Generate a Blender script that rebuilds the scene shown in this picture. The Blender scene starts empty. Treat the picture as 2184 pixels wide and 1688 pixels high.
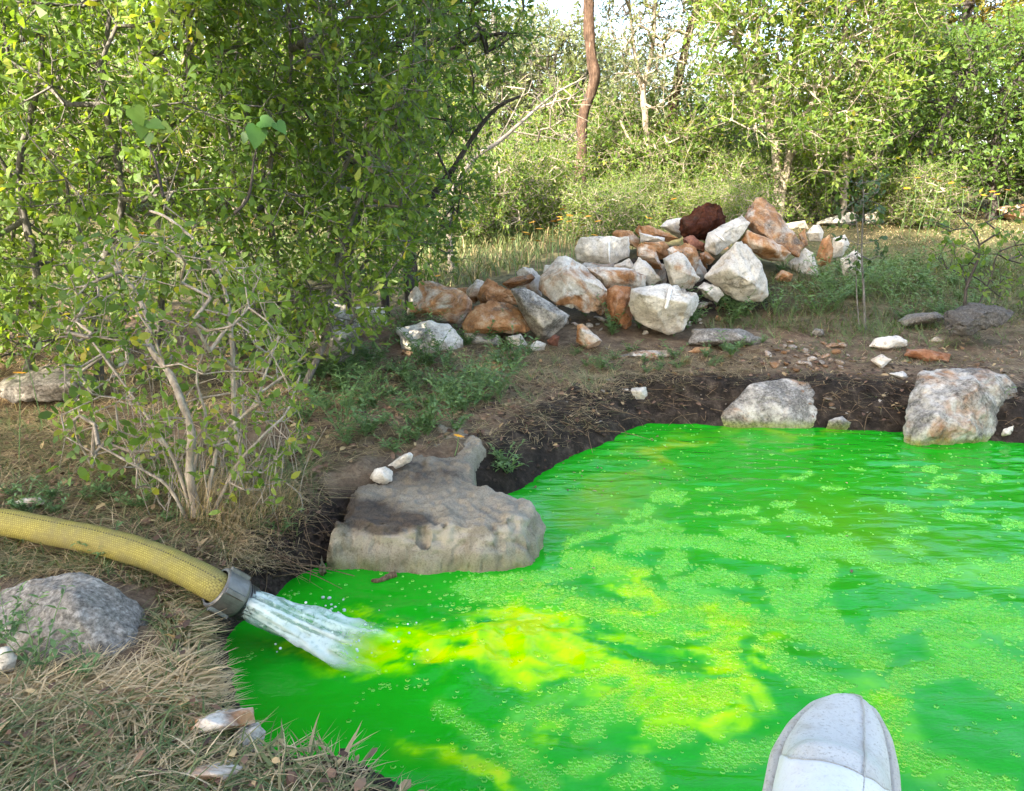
import bpy, bmesh, math, random
import numpy as np

# ------------------------------------------------------------------ camera, world, sun, exposure
SC = bpy.context.scene
COL = SC.collection
PITCH, CAMZ, FPX = math.radians(14.9), 1.05, 769.0
cam_d = bpy.data.cameras.new('camera'); cam = bpy.data.objects.new('camera', cam_d); COL.objects.link(cam)
cam.location = (0, 0, CAMZ); cam.rotation_euler = (math.pi / 2 - PITCH, 0, 0)
cam_d.sensor_width = 36.0; cam_d.lens = 36.0 * FPX / 1024.0
cam_d.clip_start = 0.02; cam_d.clip_end = 600
SC.camera = cam

SUN_AZ, SUN_EL = math.radians(213), math.radians(36)      # azimuth clockwise from +Y: sun behind the camera, to the left
sun_vec = np.array([math.sin(SUN_AZ) * math.cos(SUN_EL), math.cos(SUN_AZ) * math.cos(SUN_EL), math.sin(SUN_EL)])
world = bpy.data.worlds.new('World'); SC.world = world; world.use_nodes = True
wn = world.node_tree.nodes; wl = world.node_tree.links
sky = wn.new('ShaderNodeTexSky'); sky.sky_type = 'NISHITA'; sky.sun_disc = False
sky.sun_elevation = SUN_EL; sky.sun_rotation = SUN_AZ; sky.air_density = 1.0; sky.dust_density = 2.5
bg = wn['Background']; bg.inputs['Strength'].default_value = 0.15
wl.new(sky.outputs[0], bg.inputs['Color'])
sun_d = bpy.data.lights.new('sun', 'SUN'); sun_d.energy = 3.7; sun_d.angle = math.radians(0.6); sun_d.color = (1.0, 0.93, 0.80)
sun = bpy.data.objects.new('sun', sun_d); COL.objects.link(sun)
from mathutils import Vector, Matrix
sun.rotation_euler = Vector((-sun_vec[0], -sun_vec[1], -sun_vec[2])).to_track_quat('-Z', 'Y').to_euler()
sun.location = (-6, -10, 12)
SC.view_settings.view_transform = 'Standard'; SC.view_settings.look = 'None'
SC.view_settings.exposure = 2.72; SC.view_settings.gamma = 1.0
SC.view_settings.use_white_balance = True; SC.view_settings.white_balance_temperature = 7050; SC.view_settings.white_balance_tint = 10
SC.render.engine = 'CYCLES'
SC.cycles.use_denoising = True
SC.cycles.max_bounces = 6; SC.cycles.diffuse_bounces = 3; SC.cycles.glossy_bounces = 3
SC.cycles.transmission_bounces = 5; SC.cycles.transparent_max_bounces = 6
SC.cycles.sample_clamp_indirect = 6.0
SC.cycles.caustics_reflective = False; SC.cycles.caustics_refractive = False

# ------------------------------------------------------------------ measuring helpers (photo read at 2184 x 1688)
K = 1024 / 2184.0
cP, sP = math.cos(PITCH), math.sin(PITCH)
def ray(q):
    q = np.atleast_2d(np.asarray(q, float))
    cx = (q[:, 0] * K - 512) / FPX; cy = -(q[:, 1] * K - 395.5) / FPX
    return np.stack([cx, cP + cy * sP, -sP + cy * cP], 1)
def atY(q, Y):
    d = ray(q); t = np.asarray(Y, float) / d[:, 1]
    return d * t[:, None] + np.array([0, 0, CAMZ])
def atZ(q, z):
    d = ray(q); t = (np.asarray(z, float) - CAMZ) / d[:, 2]
    return d * t[:, None] + np.array([0, 0, CAMZ])
def proj(p):
    p = np.atleast_2d(p) - np.array([0, 0, CAMZ])
    f = p[:, 1] * cP - p[:, 2] * sP; u = p[:, 1] * sP + p[:, 2] * cP
    f = np.maximum(f, 0.05)
    return np.stack([(512 + FPX * p[:, 0] / f) / K, (395.5 - FPX * u / f) / K], 1)
def C1(l): return [(x / 2, y / 2) for x, y in l]
def C2(l): return [(1092 + x / 2, y / 2) for x, y in l]
def C3(l): return [(x / 2, 844 + y / 2) for x, y in l]
def C4(l): return [(1092 + x / 2, 844 + y / 2) for x, y in l]
def C5(l): return [(829.9 + x * .4, 393.1 + y * .4) for x, y in l]
def C6(l): return [(1266.7 + x * .42, 611.5 + y * .42) for x, y in l]

# ------------------------------------------------------------------ numpy noise
def vnoise(p, seed=0):
    p = np.asarray(p, float); i = np.floor(p).astype(np.int64); f = p - i
    u = f * f * f * (f * (f * 6 - 15) + 10)
    out = 0
    for dx in (0, 1):
        for dy in (0, 1):
            for dz in (0, 1):
                h = ((i[:, 0] + dx) * 374761393 + (i[:, 1] + dy) * 668265263 + (i[:, 2] + dz) * 2147483647 + seed * 974634777) & 0xffffffff
                h = ((h ^ (h >> 13)) * 1274126177) & 0xffffffff
                h = ((h ^ (h >> 16)) * 2246822519) & 0xffffffff
                v = ((h ^ (h >> 15)) & 0xffffff) / 8388607.5 - 1.0
                w = (u[:, 0] if dx else 1 - u[:, 0]) * (u[:, 1] if dy else 1 - u[:, 1]) * (u[:, 2] if dz else 1 - u[:, 2])
                out = out + v * w
    return out
def fbm(p, octv=4, seed=0, gain=.5):
    p = np.asarray(p, float)
    a, s, f = 1.0, 0, 1.0
    for o in range(octv):
        s = s + a * vnoise(p * f + o * 17.3, seed + o); a *= gain; f *= 2.03
    return s
def nz2(x, y, f, octv=4, seed=0):
    return fbm(np.stack([x * f, y * f, np.full_like(x, .37)], 1), octv, seed)
def sstep(a, b, x):
    t = np.clip((x - a) / (b - a), 0, 1); return t * t * (3 - 2 * t)
def unit(v):
    return v / np.maximum(np.linalg.norm(v, axis=-1, keepdims=True), 1e-9)
def inpoly(px, py, poly):
    poly = np.asarray(poly); c = np.zeros(px.shape, bool); j = len(poly) - 1
    for i in range(len(poly)):
        xi, yi = poly[i]; xj, yj = poly[j]
        if yi != yj:
            c ^= ((yi > py) != (yj > py)) & (px < (xj - xi) * (py - yi) / (yj - yi) + xi)
        j = i
    return c
def segdist(px, py, pl, closed=False):
    d = np.full(px.shape, 1e9); n = len(pl)
    for i in range(n if closed else n - 1):
        ax, ay = pl[i]; bx, by = pl[(i + 1) % n]
        vx, vy = bx - ax, by - ay; L = vx * vx + vy * vy + 1e-12
        t = np.clip(((px - ax) * vx + (py - ay) * vy) / L, 0, 1)
        d = np.minimum(d, np.hypot(px - ax - t * vx, py - ay - t * vy))
    return d

# ------------------------------------------------------------------ terrain height
POOL_Q = [(2184, 946), (2090, 938), (1990, 925), (1750, 912), (1525, 908), (1440, 905), (1375, 906), (1330, 921), (1300, 944), (1230, 970), (1190, 990),
          (1150, 1015), (1120, 1040), (1000, 1100), (760, 1160), (690, 1205), (645, 1222), (600, 1255), (575, 1285), (525, 1320), (495, 1350), (484, 1390),
          (490, 1430), (500, 1470), (520, 1510), (548, 1542), (600, 1552), (650, 1556), (720, 1552), (780, 1566), (830, 1588), (880, 1622),
          (930, 1652), (990, 1692)]
_pw = atZ(POOL_Q, np.array([0.0] * 23 + [.02, .04, .06] + [.085] * (len(POOL_Q) - 26)))[:, :2]      # the near bank is seen over its lip
POOL = np.concatenate([_pw, np.array([[0.06, .84], [.3, .76], [.8, .72], [1.6, .7], [2.6, .9], [3.6, 1.3], [4.2, 2.0], [3.9, 2.8], [3.0, 3.25]])])
def pool_sd(x, y):
    d = segdist(x, y, POOL, True)
    return np.where(inpoly(x, y, POOL), -d, d)
def H(x, y, noise=True):
    x = np.asarray(x, float); y = np.asarray(y, float)
    sd = pool_sd(x, y)
    hb = np.interp(y, [0, 1.0, 1.6, 2.2, 3.2, 4], [.22, .07, .11, .15, .16, .16])
    wb = np.interp(y, [0, 1.4, 2.2, 3.2], [.25, .10, .16, .26])
    base = np.interp(y, [0, 2, 3.75, 4.5, 6, 8, 11, 15, 40, 120], [0, .02, .02, .10, .24, .40, .64, .86, 1.9, 5])
    base = base + .06 * np.clip(-x - .8, 0, 4) * sstep(1.0, 2.5, y)
    mound = .30 * np.exp(-((x - 1.15) / .95) ** 2 - ((y - 5.55) / .5) ** 2)
    t = np.clip(sd / wb, 0, 1)
    out = hb * (1 - (1 - t) ** 1.7) + base * sstep(0, .5, sd) + mound
    z = np.where(sd > 0, out, -.02 - .4 * sstep(0, .5, -sd))
    if noise:
        n = .022 * nz2(x, y, 2.1, 3, 3) + .012 * nz2(x, y, 8, 3, 5) + .10 * sstep(6, 20, y) * nz2(x, y, .3, 2, 9)
        z = z + n * sstep(-.02, .12, sd)
    return z
def G(q, tmax=60):
    d = ray(q)[0]; t = np.concatenate([np.linspace(.6, 8, 1500), np.linspace(8, tmax, 1500)])
    p = d[None] * t[:, None] + np.array([0, 0, CAMZ])
    below = np.nonzero(p[:, 2] < H(p[:, 0], p[:, 1]))[0]
    return p[below[0]] if len(below) else p[-1]

# ------------------------------------------------------------------ mesh / object helpers
def mk(name, V, faces, mat, parent=None, base=None, smooth=False, attrs=None):
    """V (n,3) world; faces: list of int arrays (m,3) or (m,4); base: origin point in world."""
    V = np.asarray(V, np.float32)
    if base is not None: V = V - np.asarray(base, np.float32)
    faces = [np.asarray(f, np.int32) for f in (faces if isinstance(faces, list) else [faces]) if len(f)]
    me = bpy.data.meshes.new(name)
    me.vertices.add(len(V)); me.vertices.foreach_set('co', V.ravel())
    lv = np.concatenate([f.ravel() for f in faces])
    tot = np.concatenate([np.full(len(f), f.shape[1], np.int32) for f in faces])
    st = np.concatenate([[0], np.cumsum(tot)[:-1]]).astype(np.int32)
    me.loops.add(len(lv)); me.loops.foreach_set('vertex_index', lv)
    me.polygons.add(len(tot)); me.polygons.foreach_set('loop_start', st)
    me.polygons.foreach_set('use_smooth', np.full(len(tot), bool(smooth)))
    me.update(calc_edges=True); me.validate()
    for k, v in (attrs or {}).items():
        a = me.attributes.new(k, 'FLOAT', 'POINT'); a.data.foreach_set('value', np.asarray(v, np.float32))
    if mat: me.materials.append(mat)
    o = bpy.data.objects.new(name, me); COL.objects.link(o)
    if parent is not None: o.parent = parent
    elif base is not None: o.location = [float(c) for c in base]
    return o
def empty(name, loc):
    o = bpy.data.objects.new(name, None); COL.objects.link(o); o.location = [float(c) for c in loc]; o.empty_display_size = .1
    return o
def tag(o, label=None, cat=None, group=None, kind=None, **kw):
    if label: o['label'] = label
    if cat: o['category'] = cat
    if group: o['group'] = group
    if kind: o['kind'] = kind
    for k, v in kw.items(): o[k] = v
    return o
def copy_tree(o, parent=None):
    c = o.copy(); COL.objects.link(c)
    if parent is not None: c.parent = parent
    for ch in list(o.children): copy_tree(ch, c)
    return c

def tube(pts, rad, k=8, closed_ends=True):
    """polyline tube with parallel frames -> V, quads(list)"""
    pts = np.asarray(pts, float); n = len(pts); rad = np.broadcast_to(np.asarray(rad, float), (n,))
    T = unit(np.gradient(pts, axis=0))
    u = np.cross(T[0], [0.31, .2, .93]); u = u / np.linalg.norm(u)
    V = []
    ang = np.arange(k) * 2 * math.pi / k
    for i in range(n):
        u = u - T[i] * np.dot(u, T[i]); u = u / np.linalg.norm(u); w = np.cross(T[i], u)
        V.append(pts[i] + rad[i] * (np.cos(ang)[:, None] * u + np.sin(ang)[:, None] * w))
    V = np.concatenate(V)
    a = np.arange(k); b = (a + 1) % k
    Q = np.concatenate([np.stack([i * k + a, i * k + b, (i + 1) * k + b, (i + 1) * k + a], 1) for i in range(n - 1)])
    F = [Q]
    if closed_ends:
        V = np.concatenate([V, pts[:1], pts[-1:]])
        F.append(np.concatenate([np.stack([b, a, np.full(k, n * k)], 1), np.stack([(n - 1) * k + a, (n - 1) * k + b, np.full(k, n * k + 1)], 1)]))
    return V, F
def merge(parts):
    """list of (V, [F...]) -> V, [F...]"""
    Vs, Fs, off = [], {}, 0
    for V, F in parts:
        for f in (F if isinstance(F, list) else [F]):
            f = np.asarray(f); Fs.setdefault(f.shape[1], []).append(f + off)
        Vs.append(V); off += len(V)
    return np.concatenate(Vs), [np.concatenate(v) for v in Fs.values()]
def edges_tubes(A, B, ra, rb, k):
    """many separate tapered tubes, vectorised"""
    n = len(A); D = unit(B - A)
    h = np.where(np.abs(D[:, 2:3]) > .9, np.array([[1., 0, 0]]), np.array([[0, 0, 1.]]))
    u = unit(np.cross(D, h)); w = np.cross(D, u)
    ang = np.arange(k) * 2 * math.pi / k
    ring = np.cos(ang)[None, :, None] * u[:, None] + np.sin(ang)[None, :, None] * w[:, None]
    V = np.concatenate([A[:, None] + ring * ra[:, None, None], B[:, None] + ring * rb[:, None, None]], 1).reshape(-1, 3)
    a = np.arange(k); b = (a + 1) % k
    q = np.stack([a, b, b + k, a + k], 1)
    Q = (q[None] + (np.arange(n) * 2 * k)[:, None, None]).reshape(-1, 4)
    return V, [Q]
def spline(pts, n):
    pts = np.asarray(pts, float)
    d = np.concatenate([[0], np.cumsum(np.linalg.norm(np.diff(pts, axis=0), axis=1))])
    t = np.linspace(0, d[-1], n)
    # catmull-rom through the points
    out = []
    for s in t:
        i = min(np.searchsorted(d, s, 'right') - 1, len(pts) - 2); i = max(i, 0)
        u = (s - d[i]) / max(d[i + 1] - d[i], 1e-9)
        p0 = pts[max(i - 1, 0)]; p1 = pts[i]; p2 = pts[i + 1]; p3 = pts[min(i + 2, len(pts) - 1)]
        out.append(.5 * (2 * p1 + (p2 - p0) * u + (2 * p0 - 5 * p1 + 4 * p2 - p3) * u * u + (3 * p1 - p0 - 3 * p2 + p3) * u ** 3))
    return np.array(out)

# ------------------------------------------------------------------ materials
def newmat(name):
    m = bpy.data.materials.new(name); m.use_nodes = True
    nt = m.node_tree; nt.nodes.clear()
    out = nt.nodes.new('ShaderNodeOutputMaterial')
    return m, nt, out
class NB:
    def __init__(s, nt): s.nt = nt
    def n(s, t, **kw):
        nd = s.nt.nodes.new(t)
        for k, v in kw.items(): setattr(nd, k, v)
        return nd
    def put(s, sock, v):
        if isinstance(v, bpy.types.NodeSocket): s.nt.links.new(v, sock)
        elif v is not None: sock.default_value = v
    def noise(s, co, scale, detail=4, rough=.55, dist=0.0):
        nd = s.n('ShaderNodeTexNoise'); s.put(nd.inputs['Vector'], co); nd.inputs['Scale'].default_value = scale
        nd.inputs['Detail'].default_value = detail; nd.inputs['Roughness'].default_value = rough; nd.inputs['Distortion'].default_value = dist
        return nd.outputs['Fac']
    def ramp(s, fac, stops, interp='LINEAR'):
        nd = s.n('ShaderNodeValToRGB'); s.put(nd.inputs[0], fac); cr = nd.color_ramp; cr.interpolation = interp
        while len(cr.elements) < len(stops): cr.elements.new(.5)
        for e, (p, c) in zip(cr.elements, stops):
            e.position = p; e.color = (c, c, c, 1) if isinstance(c, (int, float)) else (*c, 1)
        return nd.outputs[0]
    def mix(s, fac, a, b, blend='MIX'):
        nd = s.n('ShaderNodeMix', data_type='RGBA', blend_type=blend); s.put(nd.inputs[0], fac)
        s.put(nd.inputs[6], (*a, 1) if isinstance(a, tuple) else a); s.put(nd.inputs[7], (*b, 1) if isinstance(b, tuple) else b)
        return nd.outputs[2]
    def math(s, op, a, b=None, clamp=False):
        nd = s.n('ShaderNodeMath', operation=op, use_clamp=clamp); s.put(nd.inputs[0], a); s.put(nd.inputs[1], b)
        return nd.outputs[0]
    def attr(s, name, typ='GEOMETRY'):
        nd = s.n('ShaderNodeAttribute', attribute_name=name, attribute_type=typ); return nd.outputs['Fac']
    def bump(s, h, strength, dist, normal=None):
        nd = s.n('ShaderNodeBump'); s.put(nd.inputs['Height'], h); nd.inputs['Strength'].default_value = strength; nd.inputs['Distance'].default_value = dist
        s.put(nd.inputs['Normal'], normal); return nd.outputs[0]
    def principled(s, out, base, rough=.7, spec=.3, normal=None, **kw):
        p = s.n('ShaderNodeBsdfPrincipled'); s.put(p.inputs['Base Color'], (*base, 1) if isinstance(base, tuple) else base)
        s.put(p.inputs['Roughness'], rough); p.inputs['Specular IOR Level'].default_value = spec; s.put(p.inputs['Normal'], normal)
        for k, v in kw.items(): s.put(p.inputs[k.replace('_', ' ')], v)
        if out is not None: s.nt.links.new(p.outputs[0], out.inputs[0])
        return p

def leaf_mat(name, stops, trans=.35, rough=.45, tcol=1.0):
    m, nt, out = newmat(name); b = NB(nt)
    t = b.attr('tint'); c = b.ramp(t, stops)
    geo = b.n('ShaderNodeNewGeometry')
    p = b.principled(None, c, rough, .35)
    tr = b.n('ShaderNodeBsdfTranslucent')
    tc = b.mix(1.0, c, (1.5 * tcol, 1.35 * tcol, .5 * tcol), 'MULTIPLY')
    nt.links.new(tc, tr.inputs[0])
    mx = b.n('ShaderNodeMixShader'); mx.inputs[0].default_value = trans
    nt.links.new(p.outputs[0], mx.inputs[1]); nt.links.new(tr.outputs[0], mx.inputs[2]); nt.links.new(mx.outputs[0], out.inputs[0])
    return m
def bark_mat(name, c1, c2, c3, scale=30, bump=.6):
    m, nt, out = newmat(name); b = NB(nt)
    tc = b.n('ShaderNodeTexCoord').outputs['Object']
    mp = b.n('ShaderNodeMapping'); mp.inputs['Scale'].default_value = (1, 1, .28); nt.links.new(tc, mp.inputs[0]); co = mp.outputs[0]
    n1 = b.noise(co, scale, 6, .65, .4); n2 = b.noise(co, scale * .22, 3)
    c = b.ramp(n1, [(.3, c1), (.55, c2), (.75, c3)])
    c = b.mix(b.ramp(n2, [(.4, 0.0), (.65, .55)]), c, b.mix(.5, c1, c2))
    c = b.mix(1.0, c, b.ramp(b.noise(co, scale * 3, 4, .7), [(.3, .55), (.7, 1.35)]), 'MULTIPLY')
    b.principled(out, c, .9, .15, b.bump(n1, bump, .01))
    return m
def plain_mat(name, base, rough=.6, spec=.3, vary=.25, scale=40, bump=.15, **kw):
    m, nt, out = newmat(name); b = NB(nt)
    co = b.n('ShaderNodeTexCoord').outputs['Object']; n = b.noise(co, scale, 5)
    c = b.mix(1.0, base, b.ramp(n, [(.25, 1 - vary), (.75, 1 + vary)]), 'MULTIPLY')
    b.principled(out, c, rough, spec, b.bump(n, bump, .004), **kw)
    return m

def rock_material():
    m, nt, out = newmat('limestone'); b = NB(nt)
    tco = b.n('ShaderNodeTexCoord').outputs['Object']; rnd = b.n('ShaderNodeObjectInfo').outputs['Random']
    off = b.n('ShaderNodeCombineXYZ'); r1 = b.math('MULTIPLY', rnd, 37.0); r2 = b.math('MULTIPLY', rnd, 91.0)
    nt.links.new(r1, off.inputs[0]); nt.links.new(r2, off.inputs[1]); nt.links.new(r1, off.inputs[2])
    va = b.n('ShaderNodeVectorMath', operation='ADD'); nt.links.new(tco, va.inputs[0]); nt.links.new(off.outputs[0], va.inputs[1]); co = va.outputs[0]
    big = b.noise(co, 4.5, 5, .55, .6); mid = b.noise(co, 17, 8, .62); fine = b.noise(co, 90, 6, .7); stn = b.noise(co, 5.5, 6, .6, 1.2)
    stain, lich, tone, red = b.attr('stain', 'OBJECT'), b.attr('lichen', 'OBJECT'), b.attr('tone', 'OBJECT'), b.attr('red', 'OBJECT')
    c = b.ramp(mid, [(.3, (.38, .34, .28)), (.5, (.56, .515, .44)), (.72, (.68, .64, .57))])
    c = b.mix(b.ramp(big, [(.38, 0.0), (.62, .55)]), c, (.42, .39, .34))
    # rust / clay staining
    sm = b.math('ADD', stn, b.math('SUBTRACT', b.math('MULTIPLY', stain, .60), .69)); sm = b.math('MULTIPLY', sm, 6.0, True)
    sc = b.ramp(mid, [(.3, (.20, .085, .035)), (.52, (.36, .185, .085)), (.72, (.52, .37, .23))])
    c = b.mix(sm, c, sc)
    c = b.mix(red, c, b.ramp(mid, [(.3, (.075, .022, .012)), (.5, (.20, .06, .03)), (.72, (.34, .13, .07))]))
    # dark weathered / lichen crust
    lm = b.math('ADD', b.noise(co, 9, 9, .72), b.math('SUBTRACT', b.math('MULTIPLY', lich, .62), .66)); lm = b.math('MULTIPLY', lm, 7.0, True)
    lc = b.ramp(fine, [(.35, (.045, .04, .034)), (.55, (.15, .135, .115)), (.7, (.33, .31, .27))])
    c = b.mix(b.math('MULTIPLY', lm, .85), c, lc)
    sp = b.ramp(fine, [(.28, .55), (.5, 1.0), (.75, 1.15)])
    c = b.mix(1.0, c, sp, 'MULTIPLY')
    tn = b.n('ShaderNodeCombineXYZ')
    for i in range(3): nt.links.new(tone, tn.inputs[i])
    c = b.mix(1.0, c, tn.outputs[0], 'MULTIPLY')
    hgt = b.math('ADD', b.math('MULTIPLY', mid, .7), b.math('MULTIPLY', fine, .4))
    geo = b.n('ShaderNodeNewGeometry'); sx = b.n('ShaderNodeSeparateXYZ'); nt.links.new(geo.outputs['Position'], sx.inputs[0])
    wl_m = b.math('MULTIPLY', b.math('SUBTRACT', b.math('ADD', b.math('MULTIPLY', mid, .05), .012), sx.outputs[2]), 40.0, True)
    c = b.mix(b.math('MULTIPLY', wl_m, .7), c, b.ramp(fine, [(.3, (.05, .065, .012)), (.7, (.26, .30, .05))]))
    b.principled(out, c, .92, .18, b.bump(hgt, .7, .006))
    return m
M_ROCK = rock_material()

def ground_material():
    m, nt, out = newmat('ground'); b = NB(nt)
    co = b.n('ShaderNodeTexCoord').outputs['Object']
    soil, grn = b.attr('soil'), b.attr('green')
    n1 = b.noise(co, 1.6, 5, .6, .5); n2 = b.noise(co, 14, 7, .65); n3 = b.noise(co, 90, 5, .7)
    c = b.ramp(n2, [(.28, (.06, .042, .028)), (.5, (.16, .115, .075)), (.72, (.29, .22, .145))])
    c = b.mix(b.ramp(n1, [(.46, 0.0), (.68, .5)]), c, (.17, .095, .06))
    c = b.mix(b.math('MULTIPLY', grn, .6), c, b.ramp(n2, [(.3, (.03, .045, .014)), (.7, (.12, .13, .05))]))
    dk = b.ramp(n2, [(.3, (.010, .008, .006)), (.52, (.032, .024, .018)), (.72, (.10, .075, .055))])
    sm = b.math('MULTIPLY', b.math('ADD', soil, b.math('MULTIPLY', b.math('SUBTRACT', n2, .5), .9)), 1.6, True)
    c = b.mix(b.ramp(sm, [(.3, 0.0), (.75, 1.0)]), c, dk)
    c = b.mix(1.0, c, b.ramp(n3, [(.3, .6), (.7, 1.3)]), 'MULTIPLY')
    hg = b.math('ADD', n2, b.math('MULTIPLY', n3, .5))
    b.principled(out, c, .95, .15, b.bump(hg, 1.0, .02))
    return m
M_GROUND = ground_material()

# ------------------------------------------------------------------ ground sheet
def axis(fine0, fine1, step, lo, hi, g=1.13):
    a = list(np.arange(fine0, fine1, step)); s = step; x = a[-1]
    while x < hi: s *= g; x += s; a.append(x)
    s = step; x = a[0]; pre = []
    while x > lo: s *= g; x -= s; pre.append(x)
    return np.array(pre[::-1] + a)
gx = axis(-3.0, 4.6, .031, -90, 90); gy = axis(.5, 5.4, .031, -60, 160)
GX, GY = np.meshgrid(gx, gy); fx, fy = GX.ravel(), GY.ravel()
gz = H(fx, fy); gsd = pool_sd(fx, fy)
def grid_faces(nx, ny):
    i = np.arange(nx - 1)[None] + (np.arange(ny - 1) * nx)[:, None]; i = i.ravel()
    return np.stack([i, i + 1, i + nx + 1, i + nx], 1)
# lumpy soil on the cut bank
bank = sstep(0, .04, gsd) * (1 - sstep(.18, .4, gsd))
gz = gz + bank * (.018 * nz2(fx, fy, 28, 3, 21) + .012 * nz2(fx, fy, 60, 2, 22))
soilw = np.interp(fy, [0, 1.6, 2.4, 3.0, 3.6], [.10, .16, .34, .44, .44])
soil = np.clip(1.15 - gsd / (soilw * np.interp(fx, [-.1, .35], [.45, .85])), 0, 1)
soil = np.maximum(soil, .9 * np.exp(-((fx - 1.0) / .8) ** 2 - ((fy - 5.1) / .35) ** 2))
green = sstep(4.2, 5.5, fy)
ground = tag(mk('ground', np.stack([fx, fy, gz], 1), [grid_faces(len(gx), len(gy))], M_GROUND, smooth=True, attrs={'soil': soil, 'green': green}), kind='structure', label='brown littered bank and meadow ground around the green pool')

# ------------------------------------------------------------------ rocks
def tri_hull(pts):
    bm = bmesh.new()
    for p in pts: bm.verts.new([float(c) for c in p])
    r = bmesh.ops.convex_hull(bm, input=bm.verts[:])
    dead = list({g for g in r['geom_interior'] + r['geom_unused'] if isinstance(g, bmesh.types.BMVert)})
    if dead: bmesh.ops.delete(bm, geom=dead, context='VERTS')
    bmesh.ops.triangulate(bm, faces=bm.faces[:]); bmesh.ops.recalc_face_normals(bm, faces=bm.faces[:])
    bm.verts.index_update()
    V = np.array([v.co[:] for v in bm.verts]); F = np.array([[v.index for v in f.verts] for f in bm.faces])
    bm.free(); return V, F
def subdiv(V, F, maxlen):
    """split the edges longer than maxlen (all triangles that hold them) until none is"""
    for _ in range(9):
        e = np.sort(np.concatenate([F[:, [0, 1]], F[:, [1, 2]], F[:, [2, 0]]]), 1)
        u, inv = np.unique(e, axis=0, return_inverse=True); inv = inv.ravel()
        L = np.linalg.norm(V[u[:, 0]] - V[u[:, 1]], axis=1); sp = L > maxlen
        if not sp.any(): break
        idx = np.full(len(u), -1); idx[sp] = len(V) + np.arange(sp.sum())
        V = np.concatenate([V, (V[u[sp, 0]] + V[u[sp, 1]]) / 2])
        n = len(F); m = np.stack([idx[inv[:n]], idx[inv[n:2 * n]], idx[inv[2 * n:]]], 1)
        cnt = (m >= 0).sum(1); new = [F[cnt == 0]]
        s = cnt == 3; f, q = F[s], m[s]
        new += [np.stack([f[:, 0], q[:, 0], q[:, 2]], 1), np.stack([q[:, 0], f[:, 1], q[:, 1]], 1), np.stack([q[:, 2], q[:, 1], f[:, 2]], 1), q]
        for k in range(3):
            s = (cnt == 1) & (m[:, k] >= 0); f, q = F[s], m[s]; a, b_, c = f[:, k], f[:, (k + 1) % 3], f[:, (k + 2) % 3]; mm = q[:, k]
            new += [np.stack([a, mm, c], 1), np.stack([mm, b_, c], 1)]
            s = (cnt == 2) & (m[:, k] < 0); f, q = F[s], m[s]; a, b_, c = f[:, k], f[:, (k + 1) % 3], f[:, (k + 2) % 3]
            m1, m2 = q[:, (k + 1) % 3], q[:, (k + 2) % 3]
            new += [np.stack([m1, c, m2], 1), np.stack([a, b_, m1], 1), np.stack([a, m1, m2], 1)]
        F = np.concatenate(new)
    return V, F
def relax(V, F, it, w=.5):
    e = np.unique(np.sort(np.concatenate([F[:, [0, 1]], F[:, [1, 2]], F[:, [2, 0]]]), 1), axis=0)
    deg = np.bincount(e.ravel(), minlength=len(V))[:, None]
    for _ in range(it):
        s = np.zeros_like(V)
        for a in range(3):
            s[:, a] = np.bincount(e[:, 0], V[e[:, 1], a], len(V)) + np.bincount(e[:, 1], V[e[:, 0], a], len(V))
        V = V * (1 - w) + w * s / deg
    return V
def vnormals(V, F):
    n = np.cross(V[F[:, 1]] - V[F[:, 0]], V[F[:, 2]] - V[F[:, 0]]); N = np.zeros_like(V)
    for a in range(3):
        for k in range(3): N[:, a] += np.bincount(F[:, k], n[:, a], len(V))
    return unit(N)
def rough_up(V, F, s, seed, rough, rnd, maxlen):
    V, F = subdiv(V, F, maxlen)
    V = relax(V, F, rnd)
    N = vnormals(V, F); q = V / s
    d = .026 * fbm(q * 2.2 + seed * 3.1, 3, seed) + .018 * fbm(q * 7 + seed, 3, seed + 5)
    r = np.abs(fbm(q * 4.0 + seed * 1.7, 3, seed + 9)); d = d - .05 * np.exp(-(r / .12) ** 2) * (fbm(q * 1.7, 2, seed + 2) > .15)   # cracks
    d = d + .012 * fbm(q * 22, 2, seed + 11)
    return V + N * (d * s * rough)[:, None], F
ROCKS = {}
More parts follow.
